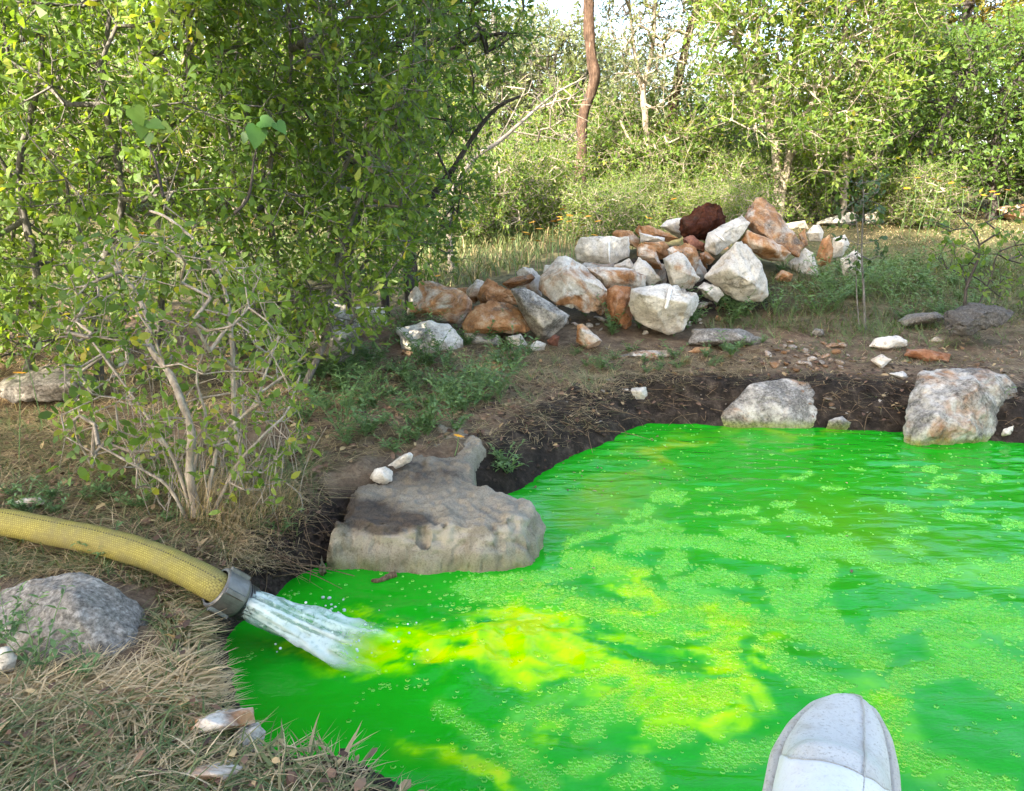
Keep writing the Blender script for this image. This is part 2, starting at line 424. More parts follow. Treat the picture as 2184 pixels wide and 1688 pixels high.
def rock(label, poly, Y=None, stain=.3, lichen=.2, tone=1.0, red=0.0, thick=.55, front=.30, rough=.8, rnd=0, seed=None, drop=0, cat='rock', name='limestone_rock', group=None, lod=1.0, key=None, lean=0.0):
    """rock built from its measured outline (photo read-off), set at its real distance with a real body in front of and behind that outline"""
    seed = seed if seed is not None else (len(ROCKS) * 7 + 3)
    rg = np.random.default_rng(seed)
    poly = np.array(poly, float)
    if drop:
        lowq = poly[poly[:, 1] > poly[:, 1].max() - .4 * np.ptp(poly[:, 1])]; poly_x = np.concatenate([poly, lowq + [0, drop]])
    else: poly_x = poly
    if Y is None:
        b = poly[np.argmax(poly[:, 1])]; Y = G([(poly[:, 0].mean(), b[1] - .04 * np.ptp(poly[:, 1]))])[1] + .02
    P = atY(poly_x, Y); c = P.mean(0); s = .5 * (np.ptp(P[:, 0]) + np.ptp(P[:, 2])); cq = poly_x.mean(0)
    def ring(idx, k, dy):
        q = cq + (poly_x[idx] - cq) * k; z = atY(q, Y)[:, 2] - c[2]
        return atY(q, Y + dy * s + lean * z)
    every = np.arange(len(P))
    O = ring(every, 1.0, rg.uniform(-.06, .10, len(P)))
    ni = len(P) if rnd > 2 else int(rg.integers(3, 5)); pick = np.unique(np.linspace(rg.uniform(0, 1.5), len(P) - 1, ni).astype(int))
    inner = ring(pick, rg.uniform(.25, .75, (len(pick), 1)), -front * rg.uniform(.55, 1.25, len(pick)))
    pick = np.unique(np.linspace(0, len(P) - 1, 5).astype(int))
    back = ring(pick, rg.uniform(.6, .85, (len(pick), 1)), thick * rg.uniform(.7, 1.1, len(pick)))
    V, F = tri_hull(np.concatenate([O, inner, back]))
    ml = max(.007, min(.05, s / 13 / lod))
    V, F = rough_up(V, F, s, seed, rough, rnd, ml)
    base = np.array([V[:, 0].mean(), V[:, 1].mean(), V[:, 2].min()])
    o = mk(name, V, [F], M_ROCK, base=base, smooth=True)
    tag(o, label, cat, group, stain=float(stain), lichen=float(lichen), tone=float(tone), red=float(red))
    ROCKS[key or label] = (o, V, F, Y)
    return o
def pileY(p):
    b = max(y for x, y in p); return 4.30 + (713 - b) / 184.0 * 1.15
def pr(label, c5, conv=C5, dY=0.0, **kw):
    p = conv(c5); kw.setdefault('group', 'quarried rocks heaped in the pile'); return rock(label, p, Y=pileY(p) + dY, **kw)
pr('orange-faced limestone block at the pile end, with a pale broken side', [(95, 700), (100, 600), (165, 510), (215, 512), (385, 555), (450, 620), (440, 680), (380, 745), (165, 700)], stain=.50, seed=3)
pr('small tan chip of rock leaning behind the orange slab', [(412, 560), (470, 503), (505, 520), (500, 600), (455, 640), (415, 610)], dY=.1, stain=.45)
pr('crumbly deep orange rock sitting on the flat orange slab', [(465, 600), (500, 540), (525, 508), (575, 530), (640, 555), (690, 600), (690, 645), (600, 650), (500, 650)], stain=.85, rough=1.8, tone=.95)
pr('thin flat brown stone lying across the white rock', [(600, 530), (650, 500), (760, 478), (780, 500), (750, 530), (640, 557)], dY=-.12, stain=.7, lichen=.35, tone=.75)
pr('pale rock under the thin flat brown stone', [(680, 470), (715, 440), (765, 450), (810, 495), (815, 600), (760, 600), (700, 560)], dY=.15, stain=.15)
pr('flat orange slab tilted forward in the pile', [(385, 745), (455, 650), (545, 615), (700, 650), (755, 770), (740, 790), (640, 785), (400, 800)], stain=.72, lean=.5)
pr('grey pitted boulder below the orange-streaked white rock', [(650, 560), (720, 545), (790, 590), (965, 700), (950, 740), (850, 830), (800, 840), (740, 750), (690, 630)], dY=.08, stain=.12, lichen=.42, tone=.85)
pr('large white rock with an orange streak down its sloping face', [(865, 600), (800, 560), (810, 495), (895, 480), (905, 395), (940, 388), (1040, 440), (1180, 570), (1160, 660), (1050, 690), (880, 640)], stain=.42, lean=.45, seed=12, lod=1.3)
pr('small grey stone standing behind the orange-streaked rock', [(820, 470), (830, 430), (870, 430), (880, 480), (850, 500)], dY=.1, stain=.05, lichen=.3)
pr('squared pale block with one brown side and a drill groove', [(990, 350), (1018, 280), (1100, 278), (1165, 296), (1275, 280), (1280, 385), (1180, 435), (1150, 440), (1060, 430), (1000, 400)], stain=.12, tone=1.05, key='block10')
pr('small wedge with a brown tip behind the squared pale block', [(1185, 262), (1210, 243), (1285, 245), (1340, 290), (1330, 345), (1270, 310), (1200, 285)], stain=.55, dY=.05)
pr('grey rock with an orange tip near the pile top', [(1310, 245), (1330, 215), (1400, 220), (1550, 290), (1480, 310), (1330, 280)], stain=.58)
pr('thin pale slab tucked under the orange-tipped grey rock', [(1335, 258), (1470, 285), (1470, 310), (1340, 310)], stain=.05, dY=-.1)
pr('light grey rock behind the dark red boulder', [(1445, 225), (1480, 190), (1570, 175), (1590, 250), (1550, 290)], stain=.03, dY=.2)
pr('dark red-brown crumbly boulder on top of the pile', [(1550, 250), (1565, 180), (1640, 130), (1700, 97), (1760, 100), (1800, 170), (1790, 210), (1730, 260), (1690, 310), (1600, 300), (1560, 285)], red=1.0, tone=.24, rough=2.4, lod=1.4)
pr('red clay-coated lump below the dark red boulder', [(1560, 290), (1620, 275), (1690, 320), (1680, 360), (1600, 350)], red=.9, tone=.9, rough=1.6, dY=-.05)
pr('tilted pale block with a sawn edge beside the dark red boulder', [(1690, 300), (1700, 260), (1760, 235), (1880, 165), (1925, 205), (1870, 290), (1740, 380), (1690, 345)], stain=.1, tone=1.0, lean=.5, dY=-.1, key='block17')
pr('tall brown and white slab leaning at the pile top', [(980, 950), (1000, 905), (1040, 840), (1065, 845), (1110, 880), (1170, 960), (1245, 1050), (1220, 1095), (1150, 1065), (1030, 1000)], conv=C2, stain=.62, lichen=.3, tone=.85, lean=.4, dY=.15, lod=1.3)
pr('white and rust block under the tall leaning slab', [(980, 1025), (1000, 980), (1070, 1010), (1170, 1060), (1190, 1080), (1160, 1112), (1080, 1105), (1000, 1065)], conv=C2, stain=.5)
pr('largest white boulder at the foot of the pile', [(1670, 500), (1720, 430), (1850, 310), (1880, 305), (1950, 370), (1990, 420), (2020, 590), (1990, 625), (1850, 620), (1780, 550)], stain=.12, tone=.95, dY=.02, seed=41, lod=1.4)
pr('small white rock between the two biggest white boulders', [(1640, 550), (1680, 520), (1760, 550), (1785, 590), (1750, 635), (1690, 610)], stain=.05)
pr('white faceted boulder with a chalky drill groove down its face', [(1275, 640), (1290, 555), (1400, 540), (1500, 540), (1640, 580), (1665, 620), (1620, 700), (1560, 780), (1490, 800), (1400, 770), (1310, 720)], stain=.04, tone=1.02, seed=44, lod=1.4, key='block22')
pr('upright clay-orange stone beside the grooved white boulder', [(1165, 690), (1160, 560), (1200, 535), (1290, 545), (1285, 640), (1290, 750), (1260, 768), (1180, 725)], stain=.75, red=.35, tone=1.0, dY=.08, rough=1.5)
pr('wide pale rock with an orange crust behind the upright clay stone', [(1040, 440), (1180, 440), (1300, 450), (1370, 490), (1375, 560), (1290, 600), (1180, 600), (1100, 500)], stain=.42, dY=-.1)
pr('white wedge leaning in the middle of the pile', [(1285, 450), (1330, 390), (1370, 410), (1455, 510), (1400, 545), (1310, 490)], stain=.2, dY=-.15)
pr('orange-spotted wedge above the white wedge', [(1320, 330), (1345, 312), (1420, 335), (1435, 400), (1460, 460), (1400, 445), (1320, 380)], stain=.58, dY=-.15)
pr('orange-topped stone wedged in the pile centre', [(1350, 310), (1470, 303), (1495, 330), (1490, 400), (1440, 400)], stain=.8, dY=0)
pr('orange and white block behind the pale rough block', [(1480, 345), (1600, 312), (1640, 340), (1660, 400), (1630, 490), (1580, 470), (1500, 400)], stain=.58, dY=0)
pr('pale rough block with tan spots in the pile front', [(1460, 395), (1540, 352), (1570, 370), (1610, 480), (1660, 500), (1620, 555), (1560, 565), (1500, 540)], stain=.28, dY=-.15)
pr('tan chip under the squared pale block', [(1190, 440), (1240, 425), (1280, 395), (1310, 440), (1300, 470), (1200, 470)], stain=.4, dY=-.05)
pr('brown chip under the tilted sawn block', [(1655, 370), (1690, 355), (1740, 400), (1710, 430), (1660, 410)], stain=.5, tone=.8, dY=-.05)
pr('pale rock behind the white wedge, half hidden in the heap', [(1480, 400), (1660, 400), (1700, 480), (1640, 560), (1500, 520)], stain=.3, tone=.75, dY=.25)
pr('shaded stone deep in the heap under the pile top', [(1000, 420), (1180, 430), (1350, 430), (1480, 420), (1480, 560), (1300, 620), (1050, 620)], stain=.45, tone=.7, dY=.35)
# loose rocks round the pile
rock('tan and orange pointed stone standing alone before the pile', C5([(995, 845), (1005, 750), (1030, 742), (1140, 835), (1120, 860), (1060, 885)]), stain=.5)
rock('white chalky rock under the orange-faced block, behind leaves', C1([(1690, 1400), (1830, 1370), (1920, 1390), (1975, 1450), (1960, 1570), (1850, 1540), (1720, 1500)]), Y=4.15, stain=.06, tone=1.05)
rock('white angular rock low at the pile front', C5([(620, 815), (700, 795), (745, 860), (755, 925), (660, 880)]), stain=.08, Y=4.2)
rock('small rounded white rock beside the white angular rock', C5([(735, 865), (790, 832), (838, 850), (830, 895), (760, 905)]), stain=.05, Y=4.1)
rock('dull stone under the flat orange slab', C5([(395, 795), (580, 800), (620, 870), (500, 880), (400, 850)]), stain=.3, Y=4.25, lichen=.35)
rock('dark red-brown pebble by the grey pitted boulder', C5([(838, 835), (880, 800), (907, 810), (900, 865), (850, 855)]), red=.9, tone=.6, Y=4.1)
rock('big grey-brown boulder behind the shrub stems', C1([(1190, 1390), (1215, 1265), (1300, 1250), (1420, 1260), (1520, 1330), (1545, 1400), (1510, 1510), (1430, 1610), (1330, 1600), (1270, 1480)]), stain=.1, lichen=.45, tone=.8, rnd=2, lod=1.2)
rock('pale slab between the grey-brown boulder and the pile', C1([(1510, 1310), (1640, 1308), (1655, 1390), (1560, 1400)]), Y=4.3, stain=.08)
rock('white stones patch rock behind the weeds', C1([(980, 1420), (1100, 1400), (1180, 1430), (1160, 1470), (1000, 1460)]), stain=.1, lichen=.2)
rpile = 'small quarried stones at the pile tail'
rock('grey-white stone with a dark cap at the pile tail', C2([(1255, 995), (1285, 960), (1310, 955), (1330, 990), (1320, 1030), (1270, 1030)]), Y=5.9, stain=.1, group=rpile)
rock('orange upright stone at the pile tail', C2([(1295, 1100), (1320, 1020), (1355, 1000), (1370, 1060), (1360, 1120), (1310, 1140)]), Y=5.75, stain=.9, group=rpile)
rock('pale flat stone beyond the orange upright stone', C2([(1365, 1015), (1420, 1000), (1442, 1040), (1410, 1100), (1370, 1100)]), Y=5.9, stain=.05, group=rpile)
rock('white stone at the very tail of the pile', C2([(1400, 1105), (1460, 1065), (1497, 1090), (1490, 1170), (1410, 1180)]), Y=5.6, stain=.12, group=rpile)
rock('pale rock in the grass under the rust block', C2([(1180, 1120), (1250, 1055), (1290, 1080), (1310, 1170), (1280, 1200), (1200, 1170)]), Y=5.55, stain=.25, group=rpile)
rock('orange chip beside the tall leaning slab', C2([(1222, 1000), (1250, 975), (1262, 1045), (1240, 1060)]), Y=5.8, stain=.85, group=rpile)
rock('small tan stone in the grass below the pile tail', C2([(1110, 1185), (1150, 1150), (1200, 1170), (1190, 1200), (1130, 1210)]), stain=.6, group=rpile)
far = 'pale rocks along the far sunlit path'
rock('long low pale rock beside the far path', C2([(1150, 955), (1250, 940), (1265, 975), (1170, 980)]), stain=.2, group=far)
rock('long sunlit slab on the far path', C2([(1300, 955), (1340, 930), (1460, 903), (1475, 940), (1420, 965)]), stain=.15, group=far)
rock('blocky white rock at the end of the sunlit slab', C2([(1503, 912), (1560, 903), (1572, 950), (1510, 962)]), stain=.05, group=far)
rock('square pale rock standing alone by the orange wildflowers', C2([(1668, 893), (1690, 878), (1750, 884), (1757, 928), (1680, 930)]), stain=.12, group=far)
rock('small pointed rock behind the long low rock', C2([(1243, 920), (1265, 903), (1285, 945), (1250, 950)]), stain=.15, group=far)
rock('rusty low rock at the far path edge', C2([(2055, 892), (2100, 880), (2190, 868), (2200, 938), (2110, 936)]), stain=.55, group=far)
rock('low pale rock sunk in far grass under the wildflowers', C2([(1815, 888), (1880, 876), (1955, 890), (1955, 910), (1850, 906)]), stain=.3, group=far)
# bank rocks
rock('flat grey lichen-covered slab lying before the pile', C6([(470, 292), (500, 215), (740, 212), (800, 235), (865, 270), (830, 300), (640, 305)]), stain=.0, lichen=.62, tone=.85, lean=.9, rnd=2)
rock('white oblong rock on the bank by the thin sapling', C6([(1395, 303), (1420, 265), (1540, 245), (1592, 275), (1592, 302), (1480, 323)]), stain=.04, tone=1.05, rnd=2)
rock('flat brick-red stone on the dark bank', C6([(1576, 348), (1590, 318), (1680, 315), (1812, 345), (1800, 382), (1690, 378)]), stain=.7, red=.55, tone=.9, lean=.8)
rock('tan flat stone near the white oblong rock', C6([(1693, 278), (1740, 250), (1787, 265), (1780, 288)]), stain=.35, lean=.6)
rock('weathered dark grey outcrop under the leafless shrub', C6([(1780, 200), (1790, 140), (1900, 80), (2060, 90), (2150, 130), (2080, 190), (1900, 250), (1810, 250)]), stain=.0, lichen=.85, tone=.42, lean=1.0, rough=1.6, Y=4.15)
rock('low grey outcrop in the grass near the thin sapling', C6([(1540, 175), (1600, 140), (1740, 130), (1790, 155), (1740, 180), (1580, 200)]), stain=.0, lichen=.7, tone=.7, lean=1.0, Y=4.5)
rock('small grey stone in the grass behind the pebbles', C6([(1100, 240), (1120, 212), (1165, 215), (1170, 245), (1130, 260)]), stain=.0, lichen=.6, tone=.8)
rock('tan stone stuck in the black bank between the boulders', C6([(1388, 595), (1450, 572), (1507, 605), (1480, 643), (1430, 638)]), stain=.3, Y=3.45)
rock('brown wet stone at the waterline between the boulders', C6([(1178, 722), (1190, 680), (1260, 655), (1307, 690), (1300, 735)]), stain=.35, lichen=.4, tone=.7, Y=3.36, drop=6)
rock('squared white stone set in the top of the black bank', C6([(128, 518), (265, 510), (272, 560), (240, 612), (190, 575)]), stain=.1, Y=3.55)
rock('brown rubble stone beside the squared white stone', C6([(60, 560), (130, 540), (200, 580), (225, 610), (140, 600)]), stain=.4, lichen=.4, tone=.7, Y=3.5)
rock('small brown stone halfway down the black bank', C6([(478, 595), (510, 560), (542, 612), (505, 625)]), stain=.4, tone=.8, Y=3.55)
rock('small white stone low in the bank beyond the scooped boulder', C6([(2063, 765), (2080, 722), (2132, 705), (2127, 762)]), stain=.2, Y=3.2)
rock('pale angular stone among the reddish pebbles', C6([(1403, 372), (1460, 343), (1512, 370), (1462, 418)]), stain=.3, lean=.5)
rock('thin white chip behind the scooped boulder', C6([(1498, 440), (1570, 428), (1602, 460), (1572, 478)]), stain=.1, lean=.5)
rock('rounded stone at the frame-side bank beyond the scooped boulder', C6([(2115, 625), (2184, 580), (2240, 600), (2240, 670), (2160, 668)]), stain=.3, lichen=.4, Y=3.35)
rock('flat brown stone embedded in the path before the grey slab', C6([(130, 355), (200, 325), (380, 325), (420, 350), (300, 368)]), stain=.35, lichen=.3, lean=1.2, thick=.3)
rock('rust-red flat chip in the path beside the green weed', C6([(475, 330), (520, 305), (590, 305), (590, 330), (500, 340)]), stain=.9, lean=1.0, thick=.3)
# waterline boulders
rock('smooth speckled grey boulder half in the green water', [(1522, 918), (1540, 880), (1580, 842), (1602, 816), (1680, 806), (1730, 818), (1749, 848), (1753, 900), (1751, 924)], Y=3.45, stain=.25, lichen=.42, tone=.80, rnd=8, rough=.35, front=.16, drop=25, lod=2.2, name='boulder', cat='boulder', lean=.65)
rock('flat grey rock behind the smooth speckled boulder', C6([(1000, 470), (1060, 450), (1180, 438), (1330, 458), (1352, 510), (1300, 538), (1120, 525)]), Y=3.78, stain=.2, lichen=.35, rnd=5, rough=.6, lean=1.0)
rock('scooped pale boulder with a sharp white ridge at the waterline', [(1924, 942), (1950, 885), (1944, 835), (1958, 793), (2010, 780), (2100, 784), (2150, 800), (2172, 842), (2125, 880), (2105, 915), (2060, 932), (1990, 948)], Y=3.28, stain=.36, lichen=.36, tone=.78, rnd=4, rough=1.0, front=.26, drop=25, lod=2.2, name='boulder', cat='boulder', seed=95, lean=.85)
# lower left rocks
rock('bluish grey boulder with a white base beside the hose', [(-90, 1360), (-20, 1275), (60, 1237), (170, 1221), (240, 1245), (308, 1290), (331, 1340), (326, 1432), (300, 1455), (200, 1445), (100, 1425), (0, 1430), (-90, 1430)], Y=1.52, stain=.0, lichen=.58, tone=.95, rnd=4, rough=.55, front=.22, lod=2.2, name='boulder', cat='boulder', seed=61, lean=.5, key='bluegrey')
rock('small pale stone against the bluish grey boulder', [(-20, 1430), (-15, 1385), (15, 1378), (38, 1400), (30, 1430), (0, 1440)], Y=1.35, stain=.0, lichen=.25, rnd=3)
rock('flat pinkish stone in dry grass at the pool corner', [(385, 1570), (400, 1530), (470, 1512), (540, 1510), (545, 1545), (480, 1560)], stain=.45, lichen=.2, lean=1.2, thick=.4)
rock('squared grey stone under the pinkish stone at the pool corner', [(495, 1600), (500, 1555), (550, 1540), (567, 1560), (560, 1600), (520, 1620)], stain=.25, lichen=.4, tone=.8, lean=.6)
rock('half-buried tan stone under grass near the pool corner', [(355, 1668), (400, 1635), (480, 1620), (530, 1635), (480, 1665)], stain=.45, lichen=.2, lean=1.2)
rock('pinkish round stone lying behind the yellow hose', [(25, 1075), (50, 1060), (85, 1058), (100, 1075), (60, 1092), (35, 1090)], stain=.5, rnd=3)
rock('large flat weathered rock behind the shrub', C1([(-60, 1660), (40, 1600), (200, 1560), (330, 1580), (420, 1640), (300, 1700), (60, 1720)]), stain=.05, lichen=.55, tone=.8, lean=1.3, Y=2.95)
rock('pale bone-shaped stone lying on the limestone ledge', [(788, 1018), (800, 1000), (822, 993), (838, 1005), (836, 1028), (815, 1037), (792, 1030)], Y=2.33, stain=.05, tone=1.05, rnd=3, lod=1.3, rough=1.3)
rock('narrow pale stone behind the bone-shaped stone', [(825, 995), (850, 975), (875, 963), (883, 970), (876, 985), (840, 1003)], Y=2.40, stain=.1, rnd=3)
# chalky drill grooves (parts of their block)
M_CHALK = plain_mat('chalk_groove', (.78, .77, .74), .9, .1, .12, 60, .3)
from mathutils.bvhtree import BVHTree
def groove(key, q0, q1, w):
    o, V, F, Y = ROCKS[key]; bv = BVHTree.FromPolygons([tuple(v) for v in V], [tuple(int(i) for i in f) for f in F])
    q = np.linspace(q0, q1, 24); pts = []
    for d in ray(q):
        h = bv.ray_cast(Vector((0, 0, CAMZ)), Vector(d).normalized())
        if h[0] is not None: pts.append(np.array(h[0]) + np.array(h[1]) * .002)
    if len(pts) < 3: return
    pts = np.array(pts); r = np.full(len(pts), w / 2) * (.8 + .3 * np.random.default_rng(1).random(len(pts))); r[0] *= .5; r[-1] *= .4
    V2, F2 = tube(pts, r, 6)
    g = mk('drill_groove', V2 - np.array(o.location), F2, M_CHALK, parent=o, smooth=True)
groove('block22', C5([(1502, 548)])[0], C5([(1474, 662)])[0], .022)
groove('block10', C5([(1168, 302)])[0], C5([(1172, 415)])[0], .018)
groove('block17', C5([(1740, 262)])[0], C5([(1785, 300)])[0], .014)
# pebbles on the bank: shared shapes, each its own object
rg = np.random.default_rng(5)
PEB = []
for k in range(7):
    pts = unit(rg.normal(size=(16, 3))) * [1, .75, .45] * rg.uniform(.6, 1, (16, 1))
    V, F = tri_hull(pts); V, F = rough_up(V, F, 1.6, 70 + k, .5, 0, .55)
    me = mk('pebble', V, [F], M_ROCK, smooth=True); PEB.append(me.data); bpy.data.objects.remove(me)
def pebble(p, s, label, group, stain, lichen=.15, tone=.9, red=0.0):
    o = bpy.data.objects.new('pebble', PEB[rg.integers(7)]); COL.objects.link(o)
    o.location = (p[0], p[1], p[2] + s * .25); o.scale = [s * rg.uniform(.8, 1.25), s * rg.uniform(.8, 1.2), s * rg.uniform(.7, 1.1)]
    o.rotation_euler = (rg.uniform(-.5, .5), rg.uniform(-.5, .5), rg.uniform(0, 6.28))
    tag(o, label, 'pebble', group, stain=float(stain), lichen=float(lichen), tone=float(tone), red=float(red))
for q in [(1655, 748), (1672, 756), (1690, 744), (1700, 762), (1716, 752), (1730, 770), (1745, 760), (1752, 776), (1768, 768), (1780, 756), (1790, 772), (1735, 748), (1706, 776), (1660, 772), (1640, 760), (1720, 782), (1742, 790), (1765, 786), (1790, 788), (1680, 780),
          (1650, 785), (1808, 760), (1822, 775), (1800, 745), (1690, 732), (1712, 738), (1756, 738), (1630, 775), (1700, 792), (1775, 742), (1838, 765), (1670, 738), (1740, 772), (1757, 764), (1725, 760)]:
    p = G([(q[0] + rg.uniform(-4, 4), q[1] + rg.uniform(-3, 3))])
    pebble(p, rg.uniform(.018, .048), 'small pinkish tan pebble in the rubble patch behind the smooth boulder', 'pebbles in the rubble patch', rg.uniform(.35, .75), .2, rg.uniform(.55, .85))
for k in range(150):
    q = (rg.uniform(1180, 2180), rg.uniform(735, 905)); p = G([q])
    if p[2] < .03: continue
    pebble(p, rg.uniform(.004, .014) if k > 25 else rg.uniform(.012, .026), 'tiny stone chip scattered on the dark bank above the far waterline', 'stone chips on the far bank', rg.uniform(.2, .9), .3, rg.uniform(.45, .85))

for k in range(90):
    q = C5([(rg.uniform(200, 2000), 0)])[0]; yy = np.interp(q[0], [900, 1200, 1400, 1650], [690, 690, 705, 640]) - rg.uniform(-12, 60 if k > 45 else 25)
    p = G([(q[0], yy)]); pebble(p, rg.uniform(.012, .045), 'small quarry chip lying among the big rocks of the pile', 'chips among the pile rocks', rg.uniform(0, .8), .2, rg.uniform(.8, 1.05))
for k in range(46):
    q = C5([(rg.uniform(260, 1950), 0)])[0]; top = np.interp(q[0], [930, 1200, 1330, 1500, 1600], [640, 590, 560, 520, 520]); p = G([(q[0], rg.uniform(top, np.interp(q[0], [900, 1400, 1650], [690, 690, 620])))])
    pebble(p, rg.uniform(.05, .095), 'fist-sized quarry stone wedged in the gaps of the pile', 'stones wedged in the pile', rg.uniform(.1, .85), .2, rg.uniform(.75, 1.0))
# limestone ledge with the round hole: a worn slab reaching over the water
LQ = [(683, 1208), (720, 1213), (767, 1213), (840, 1222), (911, 1226), (997, 1226), (1050, 1224), (1098, 1217), (1140, 1205), (1167, 1185), (1176, 1150), (1170, 1112)]
lo = atZ(LQ, 0.0)[:, :2]
LT = [(1177, 1070), (1166, 1049), (1150, 1041), (1127, 1044), (1075, 1040), (1026, 1034), (1009, 1007), (1014, 984), (1042, 957), (1000, 942), (954, 938), (880, 945), (820, 985), (745, 1040), (700, 1095), (680, 1150)]
hi = atZ(LT, .135)[:, :2]
LP = np.concatenate([lo, hi])
lx = np.arange(LP[:, 0].min() - .02, LP[:, 0].max() + .02, .0055); ly = np.concatenate([np.arange(LP[:, 1].min() - .02, LP[:, 1].min() + .20, .0026), np.arange(LP[:, 1].min() + .20, LP[:, 1].max() + .02, .0055)])
LX, LY = np.meshgrid(lx, ly); ax_, ay_ = LX.ravel(), LY.ravel()
wx = ax_ + .014 * nz2(ax_, ay_, 7, 2, 31); wy = ay_ + .012 * nz2(ax_, ay_, 7, 2, 33)
sd = segdist(wx, wy, LP, True); sd = np.where(inpoly(wx, wy, LP), sd, -sd)
ztop = .118 + .05 * (ay_ - 2.0) / .6 + .016 * nz2(ax_, ay_, 5, 4, 35) + .009 * nz2(ax_, ay_, 22, 4, 36)
wedge = (np.interp(ax_, [-.35, -.1, .1], [.045, .07, .13]) + .03 * nz2(ax_, ay_, 4, 2, 38)) * np.interp(ay_, [2.05, 2.3], [1, .35])
t = np.clip(sd / np.maximum(wedge, .02), 0, 1); prof = np.sqrt(np.clip(1 - (1 - t) ** 2.4, 0, 1))
lz = -.10 + (ztop + .10) * prof

_pit = R_pit = np.random.default_rng(77)
for q, r, dep in [((_pit.uniform(690, 1160), _pit.uniform(1125, 1212)), _pit.uniform(.005, .017), _pit.uniform(.006, .018)) for _ in range(46)] + [((904, 1163), .015, .06), ((985, 1180), .02, .02), ((915, 1190), .012, .015), ((1000, 1195), .012, .02), ((760, 1150), .02, .02), ((726, 1150), .012, .03), ((936, 1214), .016, .02), ((790, 1172), .018, .016), ((1095, 1160), .02, .012)]:
    c = atZ([q], .07)[0]; d2 = (ax_ - c[0]) ** 2 + ((ay_ - c[1]) * 1.0) ** 2
    lz -= dep * np.exp(-(d2 / (r * r)) ** 2)
keep = (sd > -.012)
lv = np.stack([ax_, ay_, np.where(keep, lz, -.12)], 1); gf = grid_faces(len(lx), len(ly)); gf = gf[keep[gf].any(1)]
used = np.unique(gf); rm = np.full(len(lv), -1); rm[used] = np.arange(len(used)); lv = lv[used]; gf = rm[gf]
_tri = np.concatenate([gf[:, [0, 1, 2]], gf[:, [0, 2, 3]]]); _n = vnormals(lv, _tri)
_d = .011 * fbm(lv * [9, 9, 16], 3, 131) + .005 * fbm(lv * [34, 34, 44], 3, 132) - .008 * np.exp(-(fbm(lv * [9, 9, 26], 3, 133) / .16) ** 2)
lv = lv + _n * (_d * np.interp(_n[:, 2], [.5, .95], [1.0, .45]))[:, None]
def ledge_material():
    m, nt, out = newmat('ledge_limestone'); b = NB(nt)
    g = b.n('ShaderNodeNewGeometry'); tco = b.n('ShaderNodeTexCoord').outputs['Object']
    mid = b.noise(tco, 14, 8, .65); fine = b.noise(tco, 190, 5, .75); big = b.noise(tco, 3.2, 4, .5, .6)
    wet = b.attr('wet'); mud = b.attr('mud')
    c = b.ramp(mid, [(.3, (.15, .125, .09)), (.5, (.27, .235, .175)), (.72, (.45, .405, .325))])
    c = b.mix(b.ramp(big, [(.4, 0.0), (.65, .6)]), c, (.27, .235, .18))
    c = b.mix(b.ramp(fine, [(.38, .55), (.52, 0.0)]), c, (.09, .08, .06))
    c = b.mix(b.math('MULTIPLY', b.attr('lip'), b.ramp(mid, [(.45, .0), (.65, .75)])), c, (.52, .47, .37))
    mud2 = b.math('MULTIPLY', b.math('ADD', mud, b.math('MULTIPLY', b.math('SUBTRACT', mid, .5), 1.3)), 2.2, True)
    c = b.mix(b.math('MULTIPLY', mud2, .9), c, b.ramp(fine, [(.3, (.018, .014, .012)), (.7, (.08, .06, .045))]))
    c = b.mix(b.math('MULTIPLY', wet, .75), c, b.ramp(mid, [(.3, (.07, .075, .02)), (.7, (.30, .31, .08))]))
    b.principled(out, c, .9, .2, b.bump(b.math('ADD', mid, b.math('MULTIPLY', fine, .6)), .8, .008))
    return m
wetv = np.clip(1 - (lv[:, 2] + .0) / .05, 0, 1) * (.6 + .4 * nz2(lv[:, 0], lv[:, 1], 12, 3, 40))
mq = proj(lv); _tl = t[used]; lipv = sstep(.15, .45, _tl) * (1 - sstep(.75, 1.0, _tl)) * (lv[:, 1] < 2.3)
mudv = np.zeros(len(lv))
for cx, cy, rx, ry in [(770, 1095, 75, 32), (720, 1085, 60, 35), (865, 1110, 50, 18), (820, 1130, 40, 10), (900, 1010, 120, 40)]:
    mudv = np.maximum(mudv, (.9 if cy > 1050 else .35) * np.exp(-((mq[:, 0] - cx) / rx) ** 2 - ((mq[:, 1] - cy) / ry) ** 2))
mudv *= sstep(.06, .1, lv[:, 2])
lb = np.array([lv[:, 0].mean(), lv[:, 1].mean(), -.12])
tag(mk('limestone_ledge', lv, [gf], ledge_material(), base=lb, smooth=True, attrs={'wet': np.clip(wetv, 0, 1), 'mud': mudv, 'lip': lipv}),
    'broad worn limestone ledge with a round hole overhanging the green water', 'rock')

